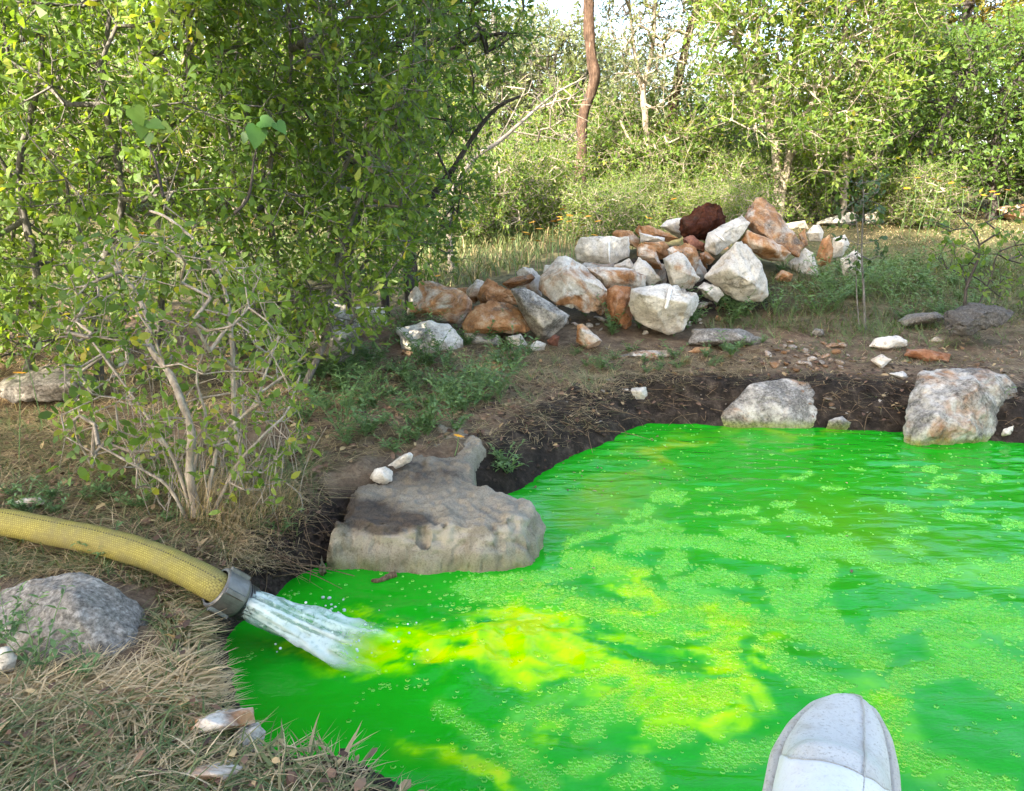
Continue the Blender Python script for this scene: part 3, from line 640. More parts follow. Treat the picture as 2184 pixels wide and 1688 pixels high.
# ------------------------------------------------------------------ water
FB = [([(490, 640), (600, 610), (720, 620), (850, 640), (1000, 660), (1250, 690)], 28), ([(240, 620), (400, 580), (560, 560), (700, 560)], 14), ([(240, 680), (400, 700), (540, 750)], 35), ([(650, 740), (700, 690)], 35),
      ([(920, 580), (1000, 580), (1130, 630), (1240, 690)], 26), ([(1240, 640), (1400, 640), (1500, 680), (1600, 740), (1740, 770), (1900, 740), (2050, 735), (2300, 760)], 34), ([(1900, 750), (2300, 760)], 50), ([(680, 800), (850, 760), (1000, 790)], 25),
      ([(760, 830), (900, 900), (1050, 960), (1200, 980), (1350, 930)], 45), ([(1130, 800), (1160, 900), (1250, 850), (1320, 740)], 50), ([(1150, 960), (1400, 1040), (1550, 1130)], 60), ([(400, 760), (560, 850), (760, 920)], 45),
      ([(-200, 830), (0, 860), (200, 880), (400, 930), (560, 980)], 45), ([(-150, 820), (0, 790), (200, 770), (300, 740)], 28), ([(600, 1000), (800, 960), (930, 1000), (900, 1080)], 60), ([(360, 1330), (600, 1270), (800, 1270), (920, 1220)], 75),
      ([(20, 1400), (150, 1300), (400, 1200), (560, 1180)], 42), ([(0, 1480), (60, 1560), (150, 1640)], 45), ([(870, 1540), (1000, 1520), (1120, 1480)], 42), ([(600, 1420), (740, 1450)], 38),
      ([(1080, 1040), (1130, 1120), (1250, 1210), (1400, 1250), (1600, 1260), (1700, 1200), (1900, 1150), (2100, 1180)], 40), ([(1850, 1040), (2000, 1130), (2300, 1260)], 75), ([(1620, 1330), (1680, 1450), (1720, 1560), (1900, 1640), (2100, 1700)], 55),
      ([(1560, 1000), (1700, 960), (1850, 920), (1990, 900)], 36), ([(2000, 960), (2250, 1000)], 55), ([(280, 1440), (370, 1420)], 28), ([(280, 1590), (400, 1560)], 28), ([(450, 1640), (560, 1620)], 28), ([(540, 1560), (620, 1640)], 28),
      ([(620, 430), (720, 430)], 20), ([(520, 510), (600, 490)], 20), ([(1120, 460), (1175, 460)], 15), ([(900, 495), (1040, 495)], 13), ([(1170, 515), (1330, 540)], 18), ([(1040, 535), (1090, 535)], 11), ([(1600, 475), (1690, 475)], 15), ([(1850, 500), (2010, 525)], 17),
      ([(1640, 640), (1740, 665)], 24), ([(1670, 580), (1780, 570)], 13), ([(2110, 545), (2300, 550)], 24), ([(790, 495), (850, 495)], 10), ([(1820, 350), (1900, 350)], 10), ([(1780, 390), (1850, 390)], 11), ([(1750, 315), (1810, 315)], 8), ([(1170, 345), (1250, 345)], 11),
      ([(1880, 455), (1950, 455)], 10), ([(-300, 1330), (-200, 1420), (-100, 1500)], 30), ([(60, 1380), (220, 1380)], 30), ([(1640, 300), (1680, 300)], 7), ([(1450, 310), (1500, 312)], 7), ([(800, 395), (850, 400)], 8), ([(1320, 385), (1390, 390)], 9), ([(2000, 350), (2080, 355)], 9)]
wx_ = np.arange(-1.0, 4.45, .0125); wy_ = np.arange(.62, 3.75, .0125)
WX, WY = np.meshgrid(wx_, wy_); ux, uy = WX.ravel(), WY.ravel()
wq = proj(np.stack([ux, uy, np.zeros_like(ux)], 1))
_w1 = .10 * nz2(ux, uy, 4, 2, 57); _w2 = .10 * nz2(ux, uy, 4, 2, 58)
wob = 62 * nz2(ux + _w1, uy + _w2, 6, 4, 51); wob2 = 62 * nz2(ux + _w2, uy + _w1, 6, 4, 52)
def ell(q, cx, cy, rx, ry, rot=0):
    a = math.radians(rot); dx, dy = q[:, 0] - cx, q[:, 1] - cy
    u = (dx * math.cos(a) + dy * math.sin(a)) / rx; v = (-dx * math.sin(a) + dy * math.cos(a)) / ry
    return u * u + v * v
qd = wq + np.stack([wob, wob2 * .6], 1)
curl = .70 + .62 * (1 - np.abs(nz2(ux + 1.4 * _w1, uy * 1.6 + 1.4 * _w2, 11, 4, 59)) * 1.6)
dye = np.zeros(len(ux))
for cx, cy, rx, ry, rot, s in [(930, 1385, 230, 66, 0, 1.0), (1160, 1390, 230, 74, 0, 1.0), (760, 1392, 90, 30, 18, .55), (1300, 1420, 130, 70, 10, .75), (1450, 1500, 130, 66, 0, .9), (1530, 1410, 70, 90, 0, .75), (1390, 1275, 130, 30, 30, .8),
                               (1645, 1390, 40, 40, 0, .5), (980, 1640, 130, 22, 26, .75), (1100, 1560, 90, 50, -30, .35), (1250, 1300, 160, 40, 10, .35), (1900, 1560, 60, 120, -20, .35), (1380, 1560, 60, 40, 0, .4), (640, 1380, 90, 25, 25, .5)]:
    dye = np.maximum(dye, s * np.exp(-ell(qd, cx, cy, rx, ry, rot) ** 1.3))
dye = np.clip(dye * curl, 0, 1)
tan = np.zeros(len(ux))
for cx, cy, rx, ry, rot, s in [(1430, 965, 45, 22, -30, .8), (1320, 1010, 45, 20, -20, .5), (1300, 1070, 90, 40, 0, .45), (1640, 928, 130, 12, 0, .6), (1850, 1130, 200, 60, 10, .25), (960, 1630, 90, 18, 22, .5)]:
    tan = np.maximum(tan, s * np.exp(-ell(qd, cx, cy, rx, ry, rot)))
turb = np.exp(-ell(wq, 1020, 1380, 330, 90) ** 1.0)
mixz = np.exp(-ell(wq, 1450, 1420, 700, 260) ** 1.0)
wz = turb * (.018 * nz2(ux, uy, 9, 4, 53) + .007 * np.abs(nz2(ux, uy, 24, 3, 60)) + .008) + mixz * .0085 * nz2(ux * .8 + uy * .5, uy * 1.3, 6, 3, 54)
cxy = atZ([(1000, 1380)], 0)[0]; rr = np.hypot(ux - cxy[0], uy - cxy[1])
wz += .0006 * np.sin(rr * 62 + 2.2 * nz2(ux, uy, 3, 2, 55)) * sstep(.5, 1.2, rr) + (.0014 + .0022 * sstep(2.0, 2.7, uy)) * nz2(ux * .6, uy * 2.4, 9, 3, 56)
fm = np.zeros(len(ux)); fq = wq + np.stack([14 * nz2(ux, uy, 14, 3, 61), 9 * nz2(ux, uy, 14, 3, 62)], 1)
for _pl, _w in FB:
    fm = np.maximum(fm, 1 - sstep(_w * .15, _w * .95, segdist(fq[:, 0], fq[:, 1], C4(_pl))))
def water_material():
    m, nt, out = newmat('dyed_water'); b = NB(nt)
    tco = b.n('ShaderNodeTexCoord').outputs['Object']
    dy, tn = b.attr('dye'), b.attr('tan')
    n = b.noise(tco, 7, 6, .6, 1.0); n2 = b.noise(tco, 26, 5, .6, .8)
    f = b.math('ADD', dy, b.math('MULTIPLY', b.math('SUBTRACT', n2, .5), b.math('MULTIPLY', dy, .9)), True)
    base = b.mix(b.ramp(n, [(.35, 0.0), (.65, 1.0)]), (.0, .27, .007), (.0, .31, .009))
    base = b.mix(b.math('MULTIPLY', b.math('MULTIPLY', b.attr('film'), b.math('ADD', n2, .15)), 1.1), base, (.095, .46, .03))
    c = b.mix(b.ramp(f, [(.15, 0.0), (.48, 1.0)]), base, b.ramp(f, [(.2, (.05, .44, .004)), (.7, (.27, .58, .0)), (1.0, (.44, .60, .0))]))
    c = b.mix(tn, c, (.22, .36, .01))
    rip = b.noise(tco, 45, 4, .55, .3)
    mp = b.n('ShaderNodeMapping'); mp.inputs['Scale'].default_value = (.5, 1.6, 1); nt.links.new(tco, mp.inputs[0])
    rip2 = b.noise(mp.outputs[0], 22, 3, .5, .5)
    nr = b.bump(b.math('ADD', rip2, b.math('MULTIPLY', rip, .35)), .35, .006)
    b.principled(out, c, .06, .30, nr, IOR=1.33)
    return m
M_WATER = water_material()
tag(mk('water', np.stack([ux, uy, wz], 1), [grid_faces(len(wx_), len(wy_))], M_WATER, smooth=True, attrs={'dye': dye, 'tan': tan, 'film': fm}),
    label='vivid green dyed pool water with a yellow plume', kind='structure')

# foam: thousands of little bubble rims
sp = .0080
hx = np.arange(-1.0, 3.4, sp); hy = np.arange(.9, 3.5, sp * .866)
BX, BY = np.meshgrid(hx, hy); BX = BX + (np.arange(len(hy)) % 2)[:, None] * sp / 2
rgf = np.random.default_rng(11)
bx, by = BX.ravel() + rgf.uniform(-.3, .3, BX.size) * sp, BY.ravel() + rgf.uniform(-.3, .3, BX.size) * sp
bq = proj(np.stack([bx, by, np.zeros_like(bx)], 1))
vis = (bq[:, 0] > -150) & (bq[:, 0] < 2350) & (bq[:, 1] < 1760) & (pool_sd(bx, by) < -.02)
bx, by, bq = bx[vis], by[vis], bq[vis]
bq2 = bq + np.stack([14 * nz2(bx, by, 14, 3, 61), 9 * nz2(bx, by, 14, 3, 62)], 1)
den = np.zeros(len(bx))
for pl, w in FB:
    d = segdist(bq2[:, 0], bq2[:, 1], C4(pl)); w = w * .5
    den = np.maximum(den, 1 - sstep(w * .45, w * 1.6, d))
patch = nz2(bx * .8 + by * .35, by * 1.7 - bx * .5, 8, 4, 63)
den = den * 1.15 * sstep(-.75, -.3, patch) + .35 * sstep(.55, .9, patch) * (bq[:, 1] > 1180) + .012 + .02 * np.exp(-ell(bq, 1300, 1450, 600, 200))
clear = ell(bq, 640, 1480, 120, 110) < 1
den = np.where(clear | (inpoly(bq[:, 0], bq[:, 1], [(1640, 1700), (1660, 1590), (1750, 1490), (1800, 1480)])), den * .1, den)
ok = rgf.random(len(bx)) < den
bx, by = bx[ok], by[ok]
def wheight(x, y):
    i = np.clip(((x - wx_[0]) / .0125).astype(int), 0, len(wx_) - 1); j = np.clip(((y - wy_[0]) / .0125).astype(int), 0, len(wy_) - 1)
    return wz[j * len(wx_) + i], dye[j * len(wx_) + i]
bz, bd = wheight(bx, by)
br = sp * .5 * np.clip(rgf.lognormal(-.05, .28, len(bx)), .45, 1.5) * np.where(rgf.random(len(bx)) < .02, 1.7, 1)
k = 6; ang = np.arange(k) * 2 * math.pi / k
prof_b = [(1.04, .0), (.95, .34), (.82, .46)]      # rim of an open little dome
V = []
for r_, h_ in prof_b:
    V.append(np.stack([bx[:, None] + br[:, None] * r_ * np.cos(ang), by[:, None] + br[:, None] * r_ * np.sin(ang), (bz + .0006)[:, None] + (br * h_)[:, None] + 0 * ang], 2))
V = np.concatenate(V, 1).reshape(-1, 3)
a = np.arange(k); b_ = (a + 1) % k
q = np.concatenate([np.stack([a + i * k, b_ + i * k, b_ + (i + 1) * k, a + (i + 1) * k], 1) for i in range(2)])
Q = (q[None] + (np.arange(len(bx)) * 3 * k)[:, None, None]).reshape(-1, 4)
m, nt, out = newmat('bubble_film'); nb = NB(nt)
ft = nb.attr('tint'); c = nb.ramp(ft, [(.0, (.14, .66, .12)), (.45, (.38, .76, .08)), (1.0, (.60, .78, .05))])
p = nb.principled(None, c, .18, .45); tr = nb.n('ShaderNodeBsdfTransparent'); mx = nb.n('ShaderNodeMixShader'); mx.inputs[0].default_value = .56
nt.links.new(p.outputs[0], mx.inputs[2]); nt.links.new(tr.outputs[0], mx.inputs[1]); nt.links.new(mx.outputs[0], out.inputs[0])
tag(mk('foam', V, [Q], m, smooth=True, attrs={'tint': np.repeat(np.clip(bd + rgf.uniform(0, .25, len(bx)), 0, 1), 3 * k)}), label='drifting patches of small foam bubbles on the green water', kind='stuff')
print('bubbles', len(bx))
#PART2

# ------------------------------------------------------------------ hose, coupling, jet
def G2(q, dz):
    d = ray([q])[0]; t = np.linspace(.5, 6, 3000); p = d[None] * t[:, None] + np.array([0, 0, CAMZ])
    below = np.nonzero(p[:, 2] - dz < H(p[:, 0], p[:, 1]))[0]
    return p[below[0]] if len(below) else p[-1]
HR = .036
hend = atZ([(470, 1256)], .150)[0]
hp = [G2((-420, 1090), HR), G2((-180, 1105), HR), G2((0, 1118), HR), G2((110, 1138), HR), G2((220, 1160), HR * 1.02), atZ([(320, 1185)], .175)[0], atZ([(400, 1219)], .165)[0], hend]
ax = unit(atZ([(531, 1289)], .092)[0] - hend); hp += [hend + ax * .025]
hp = np.array(hp); hp[:5, 2] += .006
hc = spline(hp, 90)
m, nt, out = newmat('hose_jacket'); b = NB(nt)
uvx, uvy = b.attr('along'), b.attr('around')
cv = b.n('ShaderNodeCombineXYZ'); nt.links.new(b.math('MULTIPLY', uvx, 150.0), cv.inputs[0]); nt.links.new(b.math('MULTIPLY', uvy, 44.0), cv.inputs[1])
ck = b.n('ShaderNodeTexBrick'); ck.offset = .5; ck.inputs['Scale'].default_value = 1.0; ck.inputs['Mortar Size'].default_value = .16; ck.inputs['Mortar Smooth'].default_value = .6; ck.inputs['Brick Width'].default_value = 1.0; ck.inputs['Row Height'].default_value = 1.0
nt.links.new(cv.outputs[0], ck.inputs['Vector'])
tco = b.n('ShaderNodeTexCoord').outputs['Object']; n1 = b.noise(tco, 14, 6, .65); n2 = b.noise(tco, 120, 3)
c = b.mix(b.ramp(ck.outputs['Fac'], [(.2, 0.0), (.9, 1.0)]), b.ramp(n2, [(.3, (.21, .18, .04)), (.7, (.33, .285, .075))]), (.13, .105, .018))
st = b.math('ABSOLUTE', b.math('SUBTRACT', b.math('FRACT', b.math('MULTIPLY', uvy, 3.0)), .5)); dash = b.math('FRACT', b.math('MULTIPLY', uvx, 115.0))
c = b.mix(b.math('MULTIPLY', b.math('LESS_THAN', st, .02), b.math('GREATER_THAN', dash, .45)), c, (.03, .025, .012))
c = b.mix(b.ramp(n1, [(.42, 0.0), (.70, .7)]), c, (.13, .115, .06))
b.principled(out, c, .8, .25, b.bump(ck.outputs['Fac'], -.35, .0015)); M_HOSE = m
V, F = tube(hc, HR * (1 + .015 * np.sin(np.arange(90) * .7)), 40, False)
hose = empty('hose', hc[45] - [0, 0, HR])
tag(hose, 'yellow woven discharge hose lying in dry grass, pouring water into the pool', 'hose')
L = np.concatenate([[0], np.cumsum(np.linalg.norm(np.diff(hc, axis=0), axis=1))])
# wrinkle
ang = np.tile(np.arange(40) / 40.0, 90)
mk('jacket', V - np.array(hose.location), F, M_HOSE, parent=hose, smooth=True, attrs={'along': np.repeat(L, 40), 'around': ang})
def lathe(p0, axis, prof, k=40, lugs=0, lugh=0.0, lugr=(0, 0)):
    u = unit(np.cross(axis, [0, 0, 1])); w = np.cross(axis, u); a = np.arange(k) * 2 * math.pi / k; Vs = []
    for s_, r_ in prof: Vs.append(p0 + axis * s_ + r_ * (np.cos(a)[:, None] * u + np.sin(a)[:, None] * w))
    n = len(prof); i = np.arange(k); j = (i + 1) % k
    return np.concatenate(Vs), [np.concatenate([np.stack([t * k + i, t * k + j, (t + 1) * k + j, (t + 1) * k + i], 1) for t in range(n - 1)])]
M_METAL = plain_mat('coupling_metal', (.13, .125, .115), .42, .5, .3, 60, .2, Metallic=.55)
M_METAL2 = plain_mat('thread_metal', (.085, .085, .08), .38, .5, .3, 80, .2, Metallic=.6)
HL = np.array(hose.location)
V, F = lathe(hend - ax * .012, ax, [(0, .041), (0, .046), (.003, .049), (.055, .050), (.062, .048), (.064, .040)])
coup = mk('coupling', V - HL, F, M_METAL, parent=hose, smooth=False)
for kk in range(5):
    a = kk * 2 * math.pi / 5 + .9; u = unit(np.cross(ax, [0, 0, 1])); w = np.cross(ax, u); rd = math.cos(a) * u + math.sin(a) * w; tg = np.cross(ax, rd)
    pts = [hend + ax * (s_ - .012) + rd * r_ + tg * t_ for s_ in (.004, .054) for r_ in (.047, .057) for t_ in ((-.008, .008) if r_ < .05 else (-.005, .005))]
    Vh, Fh = tri_hull(pts); mk('lug', Vh - HL, [Fh], M_METAL, parent=coup)
prof = [(0, .038)]
for t in range(5): prof += [(.002 + t * .0062, .0395), (.004 + t * .0062, .0432), (.006 + t * .0062, .0432), (.0075 + t * .0062, .0395)]
prof += [(.036, .041), (.037, .036), (.02, .034)]
V, F = lathe(hend + ax * .050, ax, prof)
mk('threaded_outlet', V - HL, F, M_METAL2, parent=hose, smooth=False)
# jet of clear water
jb = hend + ax * .07
jq = [jb, atZ([(590, 1316)], .072)[0], atZ([(660, 1343)], .046)[0], atZ([(735, 1376)], .016)[0], atZ([(800, 1402)], -.006)[0], atZ([(870, 1425)], -.03)[0]]
jc = spline(np.array(jq), 110); jr = np.interp(np.linspace(0, 1, 110), [0, .1, .3, .6, .85, 1], [.034, .039, .052, .075, .088, .08])
V, F = tube(jc, 1.0, 56, True)
tt = np.concatenate([np.repeat(np.linspace(0, 1, 110), 56), [0, 1]]); cen = np.concatenate([np.repeat(jc, 56, 0), jc[:1], jc[-1:]])
off = V - cen; rr_ = np.interp(tt, np.linspace(0, 1, 110), jr)
sidev = unit(np.cross(jc[-1] - jc[0], [0, 0, 1.])); along = tt * np.linalg.norm(jc[-1] - jc[0])
an = np.stack([along * 3.0, off[:, 2] * 2.2 + 5, (off @ sidev) * 2.2], 1)
nn = fbm(an * 1.6, 3, 71) * .24 + .12 * fbm(an * np.array([6, 4.5, 4.5]), 3, 72) + .045 * fbm(an * np.array([14, 10, 10]), 2, 73)
flat = np.where(off[:, 2] > 0, 1, .6)[:, None] * np.array([[1, 1, .62]]) * sstep(.05, .5, tt)[:, None] + (1 - sstep(.05, .5, tt))[:, None]
V = cen + off * flat * (rr_ * (1 + nn * sstep(.0, .35, tt) * 1.15 + .05 * nn))[:, None]
m, nt, out = newmat('rushing_water'); b = NB(nt)
tco = b.n('ShaderNodeTexCoord').outputs['Object']; sk = b.attr('streak')
n1 = b.noise(tco, 55, 5, .6, .6)
foam = b.math('ADD', b.math('MULTIPLY', n1, 1.2), b.math('SUBTRACT', b.math('MULTIPLY', sk, .55), .25), True)
p = b.principled(None, b.mix(foam, (.34, .50, .44), (.74, .82, .79)), .14, .55, b.bump(n1, .5, .006), IOR=1.33, Transmission_Weight=.22)
tr = b.n('ShaderNodeBsdfTransparent'); tr.inputs[0].default_value = (.9, 1, .95, 1); mx = b.n('ShaderNodeMixShader')
nt.links.new(b.math('MULTIPLY', b.ramp(foam, [(.12, .22), (.6, .88)]), b.attr('fade')), mx.inputs[0]); nt.links.new(tr.outputs[0], mx.inputs[1]); nt.links.new(p.outputs[0], mx.inputs[2]); nt.links.new(mx.outputs[0], out.inputs[0]); M_JET = m
jet = empty('water_jet', jc[60]); tag(jet, 'white gush of clear water shooting from the hose end into the pool', 'water jet')
mk('stream', V - jc[60], F, M_JET, parent=jet, smooth=True, attrs={'streak': fbm(np.stack([along * 7, off[:, 2] * 6, (off @ sidev) * 6], 1), 4, 75) * .9 + .45, 'fade': 1 - sstep(.45, .85, tt + .10 * fbm(an * 3, 2, 76))})
rgd = np.random.default_rng(4); ico = bmesh.new(); bmesh.ops.create_icosphere(ico, subdivisions=1, radius=1); ico.verts.index_update()
IV = np.array([v.co[:] for v in ico.verts]); IF = np.array([[v.index for v in f.verts] for f in ico.faces]); ico.free()
drops = []
for i in range(70):
    t = rgd.uniform(.2, .98); c = spline(np.array(jq), 50)[int(t * 49)]
    o_ = rgd.normal(size=3) * [.6, .6, .45] * np.interp(t, [0, 1], [.045, .09]); o_[2] = abs(o_[2]) if c[2] < .05 else o_[2]
    drops.append((c + o_ + np.array([0, 0, .004]) + IV * [1, 1, .8] * rgd.uniform(.0012, .0042), IF))
for q in [(693, 1277), (708, 1300), (733, 1277), (735, 1300), (708, 1290), (720, 1308)]:
    c = atZ([q], .004)[0]
    for _ in range(3): drops.append((c + rgd.normal(size=3) * [.006, .006, .001] + IV * [1, 1, .7] * rgd.uniform(.003, .006), IF))
V, F = merge(drops); dj = mk('droplets', V - jc[60], F, M_JET, parent=jet, smooth=True, attrs={'streak': np.full(len(V), .8), 'fade': np.ones(len(V))}); dj['kind'] = 'stuff'
# floating stick
sp_ = atZ(C3([(1585, 788), (1610, 790), (1635, 782), (1660, 770), (1688, 762)]), .006)
V, F = tube(spline(sp_, 14), .004 + .003 * np.random.default_rng(3).random(14) + np.linspace(0, .005, 14), 7)
M_TWIG = bark_mat('twig_bark', (.06, .04, .025), (.17, .115, .07), (.30, .22, .14), 60)
tag(mk('stick', V, F, M_TWIG, base=sp_[2], smooth=True), 'short crooked brown stick floating beside the limestone ledge', 'stick')

# ------------------------------------------------------------------ boot on a block at the near bank
zb = .572
outl = atZ([(1626, 1720), (1634, 1688), (1650, 1600), (1690, 1540), (1740, 1502), (1800, 1487), (1860, 1511), (1896, 1570), (1914, 1640), (1920, 1720)], zb)[:, :2]
toe = outl[5]; back = (outl[0] + outl[-1]) / 2; fax = unit(back - toe); fpx = np.array([-fax[1], fax[0]])      # fax: from toe to heel
if fpx[0] < 0: fpx = -fpx
sL = (outl - toe) @ fax; wL = (outl - toe) @ fpx
left = np.array(sorted(zip(sL[:6], -wL[:6]))); right = np.array(sorted(zip(sL[5:], wL[5:])))
L0 = left[-1, 1]; R0 = right[-1, 1]; s_end = max(left[-1, 0], right[-1, 0])
def wl_(s): return np.interp(s, list(left[:, 0]) + [s_end + .06, s_end + .13, s_end + .17, s_end + .19], list(left[:, 1]) + [L0 * .95, L0 * .72, L0 * .55, .0])
def wr_(s): return np.interp(s, list(right[:, 0]) + [s_end + .06, s_end + .13, s_end + .17, s_end + .19], list(right[:, 1]) + [R0 * .92, R0 * .75, R0 * .55, .0])
SM = s_end + .188
ss = SM * (1 - np.cos(np.linspace(0, math.pi, 70))) / 2
def smooth1(v, n=2):
    for _ in range(n): v = np.concatenate([v[:1], (v[:-2] + 2 * v[1:-1] + v[2:]) / 4, v[-1:]])
    return v
WL_, WR_ = smooth1(np.maximum(wl_(ss) * .86, .002), 2), smooth1(np.maximum(wr_(ss) * .86, .002), 2)
HT = np.interp(ss, [0, .004, .015, .04, .08, .12, .17, SM], [.003, .008, .014, .019, .025, .036, .07, .085])
def upper_pt(i, th, grow=0.0):
    """th 0..pi from the left rim over the top to the right rim"""
    wcen = (WR_[i] - WL_[i]) / 2; hw = (WR_[i] + WL_[i]) / 2 + grow
    cx = wcen - hw * np.sign(np.cos(th)) * np.abs(np.cos(th)) ** .8; hz = (HT[i] + grow) * np.abs(np.sin(th)) ** .72
    p = toe + fax * ss[i] + fpx * cx
    return np.array([p[0], p[1], zb + hz])
boot = empty('rubber_boot', [*(toe + fax * .12), zb - .045]); BL = np.array(boot.location)
tag(boot, 'white rubber boot toe with a dirty welt, held out over the green water', 'boot')
def boot_mat(name, base, bump, scale, stain):
    m, nt, out = newmat(name); b = NB(nt); tco = b.n('ShaderNodeTexCoord').outputs['Object']
    n = b.noise(tco, scale, 5, .7); d = b.noise(tco, 30, 5, .65); e = b.noise(tco, 300, 3, .7)
    c = b.mix(b.ramp(d, [(.50, 0.0), (.72, stain * .7)]), base, (.42, .33, .24)); c = b.mix(b.ramp(e, [(.55, 0.0), (.66, stain * .7)]), c, (.30, .25, .19))
    b.principled(out, c, .48, .4, b.bump(n, bump, .004)); return m
M_BOOT = boot_mat('boot_grain', (.70, .67, .62), 1.0, 260, .8); M_VAMP = boot_mat('boot_smooth', (.66, .65, .63), .25, 160, .35); M_WELT = boot_mat('boot_welt', (.60, .56, .49), .9, 420, 1.0)
NT = 36; th = np.linspace(0, math.pi, NT)
V = np.array([upper_pt(i, t) for i in range(70) for t in th]); mk('upper', V - BL, [grid_faces(NT, 70)], M_BOOT, parent=boot, smooth=True)
# smoother vamp overlay behind a curved line
def s_arc(t):
    for i in range(3, 66):
        q = proj(upper_pt(i, t)[None])[0]
        if q[1] > np.interp(q[0], [1650, 1690, 1760, 1822, 1870, 1920], [1606, 1610, 1618, 1636, 1662, 1700]): return ss[i]
    return ss[60]
V = []; 
arc_t = np.linspace(.25, math.pi - .06, NT); arc_s = smooth1(np.array([s_arc(t) for t in arc_t]), 3)
for r_ in range(46):
    for it_, t in enumerate(arc_t):
        s0 = arc_s[it_]; s_ = s0 + (SM - .01 - s0) * r_ / 45.0; f_ = np.interp(s_, ss, np.arange(70)); i0 = int(f_); i1 = min(i0 + 1, 69)
        g_ = .0016 if r_ else .0002
        V.append(upper_pt(i0, t, g_) * (1 - f_ + i0) + upper_pt(i1, t, g_) * (f_ - i0))
edge = np.array(V[:NT]) + [0, 0, .0004]; V3, F3 = tube(edge, .0006, 6); mk('vamp_edge', V3 - BL, F3, M_WELT, parent=boot, smooth=True)
mk('vamp', np.array(V) - BL, [grid_faces(NT, 46)], M_VAMP, parent=boot, smooth=True)
ridge = np.array([upper_pt(i, math.pi * .62, .0012) for i in range(3, 60)]); V, F = tube(ridge, .0007, 6); mk('seam', V - BL, F, M_WELT, parent=boot, smooth=True)
rim = [np.array([*(toe + fax * ss[i] - fpx * (WL_[i] + .004)), zb - .004]) for i in range(0, 70)] + [np.array([*(toe + fax * ss[i] + fpx * (WR_[i] + .003)), zb - .004]) for i in range(69, -1, -1)]
rim = np.array(rim); V, F = tube(rim, .0062, 10); mk('welt', V - BL, F, M_WELT, parent=boot, smooth=True)
top_ = rim.copy(); low = rim.copy(); low[:, 2] -= .040; cent = np.array([*(toe + fax * SM / 2), zb - .044])
n = len(rim); V = np.concatenate([top_, low, [cent], [cent + [0, 0, .04]]]); i = np.arange(n); j = (i + 1) % n
mk('sole', V - BL, [np.stack([i, j, j + n, i + n], 1), np.concatenate([np.stack([i + n, j + n, np.full(n, 2 * n)], 1), np.stack([j, i, np.full(n, 2 * n + 1)], 1)])], M_WELT, parent=boot, smooth=False)
an_ = np.array([*(toe + fax * (SM - .075)), zb + .045]); kn = an_ + np.array([-.04, -.30, .115])
V, F = tube(spline(np.array([an_ + [0, .04, -.03], an_, (an_ + kn) / 2, kn]), 16), np.linspace(.050, .066, 16), 24, False); mk('shaft', V - BL, F, M_VAMP, parent=boot, smooth=True)
hb_ = np.array([*(toe + fax * .19), 0])
pts = np.array([[hb_[0] + dx, hb_[1] + dy, z] for dx, dy in [(-.16, -.18), (.16, -.2), (.18, .03), (.06, .07), (-.12, .05)] for z in (.15, zb - .046)]); pts[:, :2] += rg.uniform(-.02, .02, (10, 2)) * (pts[:, 2:3] < .3)
V, F = tri_hull(pts); V, F = rough_up(V, F, .35, 77, .25, 1, .03); V[:, 2] = np.minimum(V[:, 2], zb - .0445)
tag(mk('limestone_rock', V, [F], M_ROCK, base=[hb_[0], hb_[1], .15], smooth=True), 'limestone block under the white rubber boot', 'rock', stain=.2, lichen=.3, tone=.9, red=0.0)

# ------------------------------------------------------------------ plants
LEAF = {
    'quad': (np.array([[0, 0, 0], [.5, .5, .03], [1, 0, -.06], [.5, -.5, .03]]), [np.array([[0, 1, 2, 3]])]),
    'obov': (np.array([[0, 0, 0], [.38, .30, .05], [.38, -.30, .05], [.74, .5, .02], [.74, -.5, .02], [1, 0, -.12]]), [np.array([[1, 0, 2], [3, 4, 5]]), np.array([[1, 2, 4, 3]])]),
    'oval': (np.array([[0, 0, 0], [.28, .42, .06], [.28, -.42, .06], [.68, .42, .0], [.68, -.42, .0], [1, 0, -.14]]), [np.array([[1, 0, 2], [3, 4, 5]]), np.array([[1, 2, 4, 3]])]),
    'lance': (np.array([[0, 0, 0], [.3, .5, .04], [.3, -.5, .04], [.65, .36, .0], [.65, -.36, .0], [1, 0, -.2]]), [np.array([[1, 0, 2], [3, 4, 5]]), np.array([[1, 2, 4, 3]])]),
}
def leaves(B, D, Nh, L, W, kind):
    T, Fs = LEAF[kind]; x = unit(D); n = unit(Nh - x * (Nh * x).sum(1, keepdims=True)); y = np.cross(n, x)
    V = B[:, None] + (T[None, :, 0:1] * L[:, None, None]) * x[:, None] + (T[None, :, 1:2] * W[:, None, None]) * y[:, None] + (T[None, :, 2:3] * L[:, None, None]) * n[:, None]
    k = len(T); o = (np.arange(len(B)) * k)[:, None, None]
    return V.reshape(-1, 3), [(f[None] + o).reshape(-1, f.shape[1]) for f in Fs], k
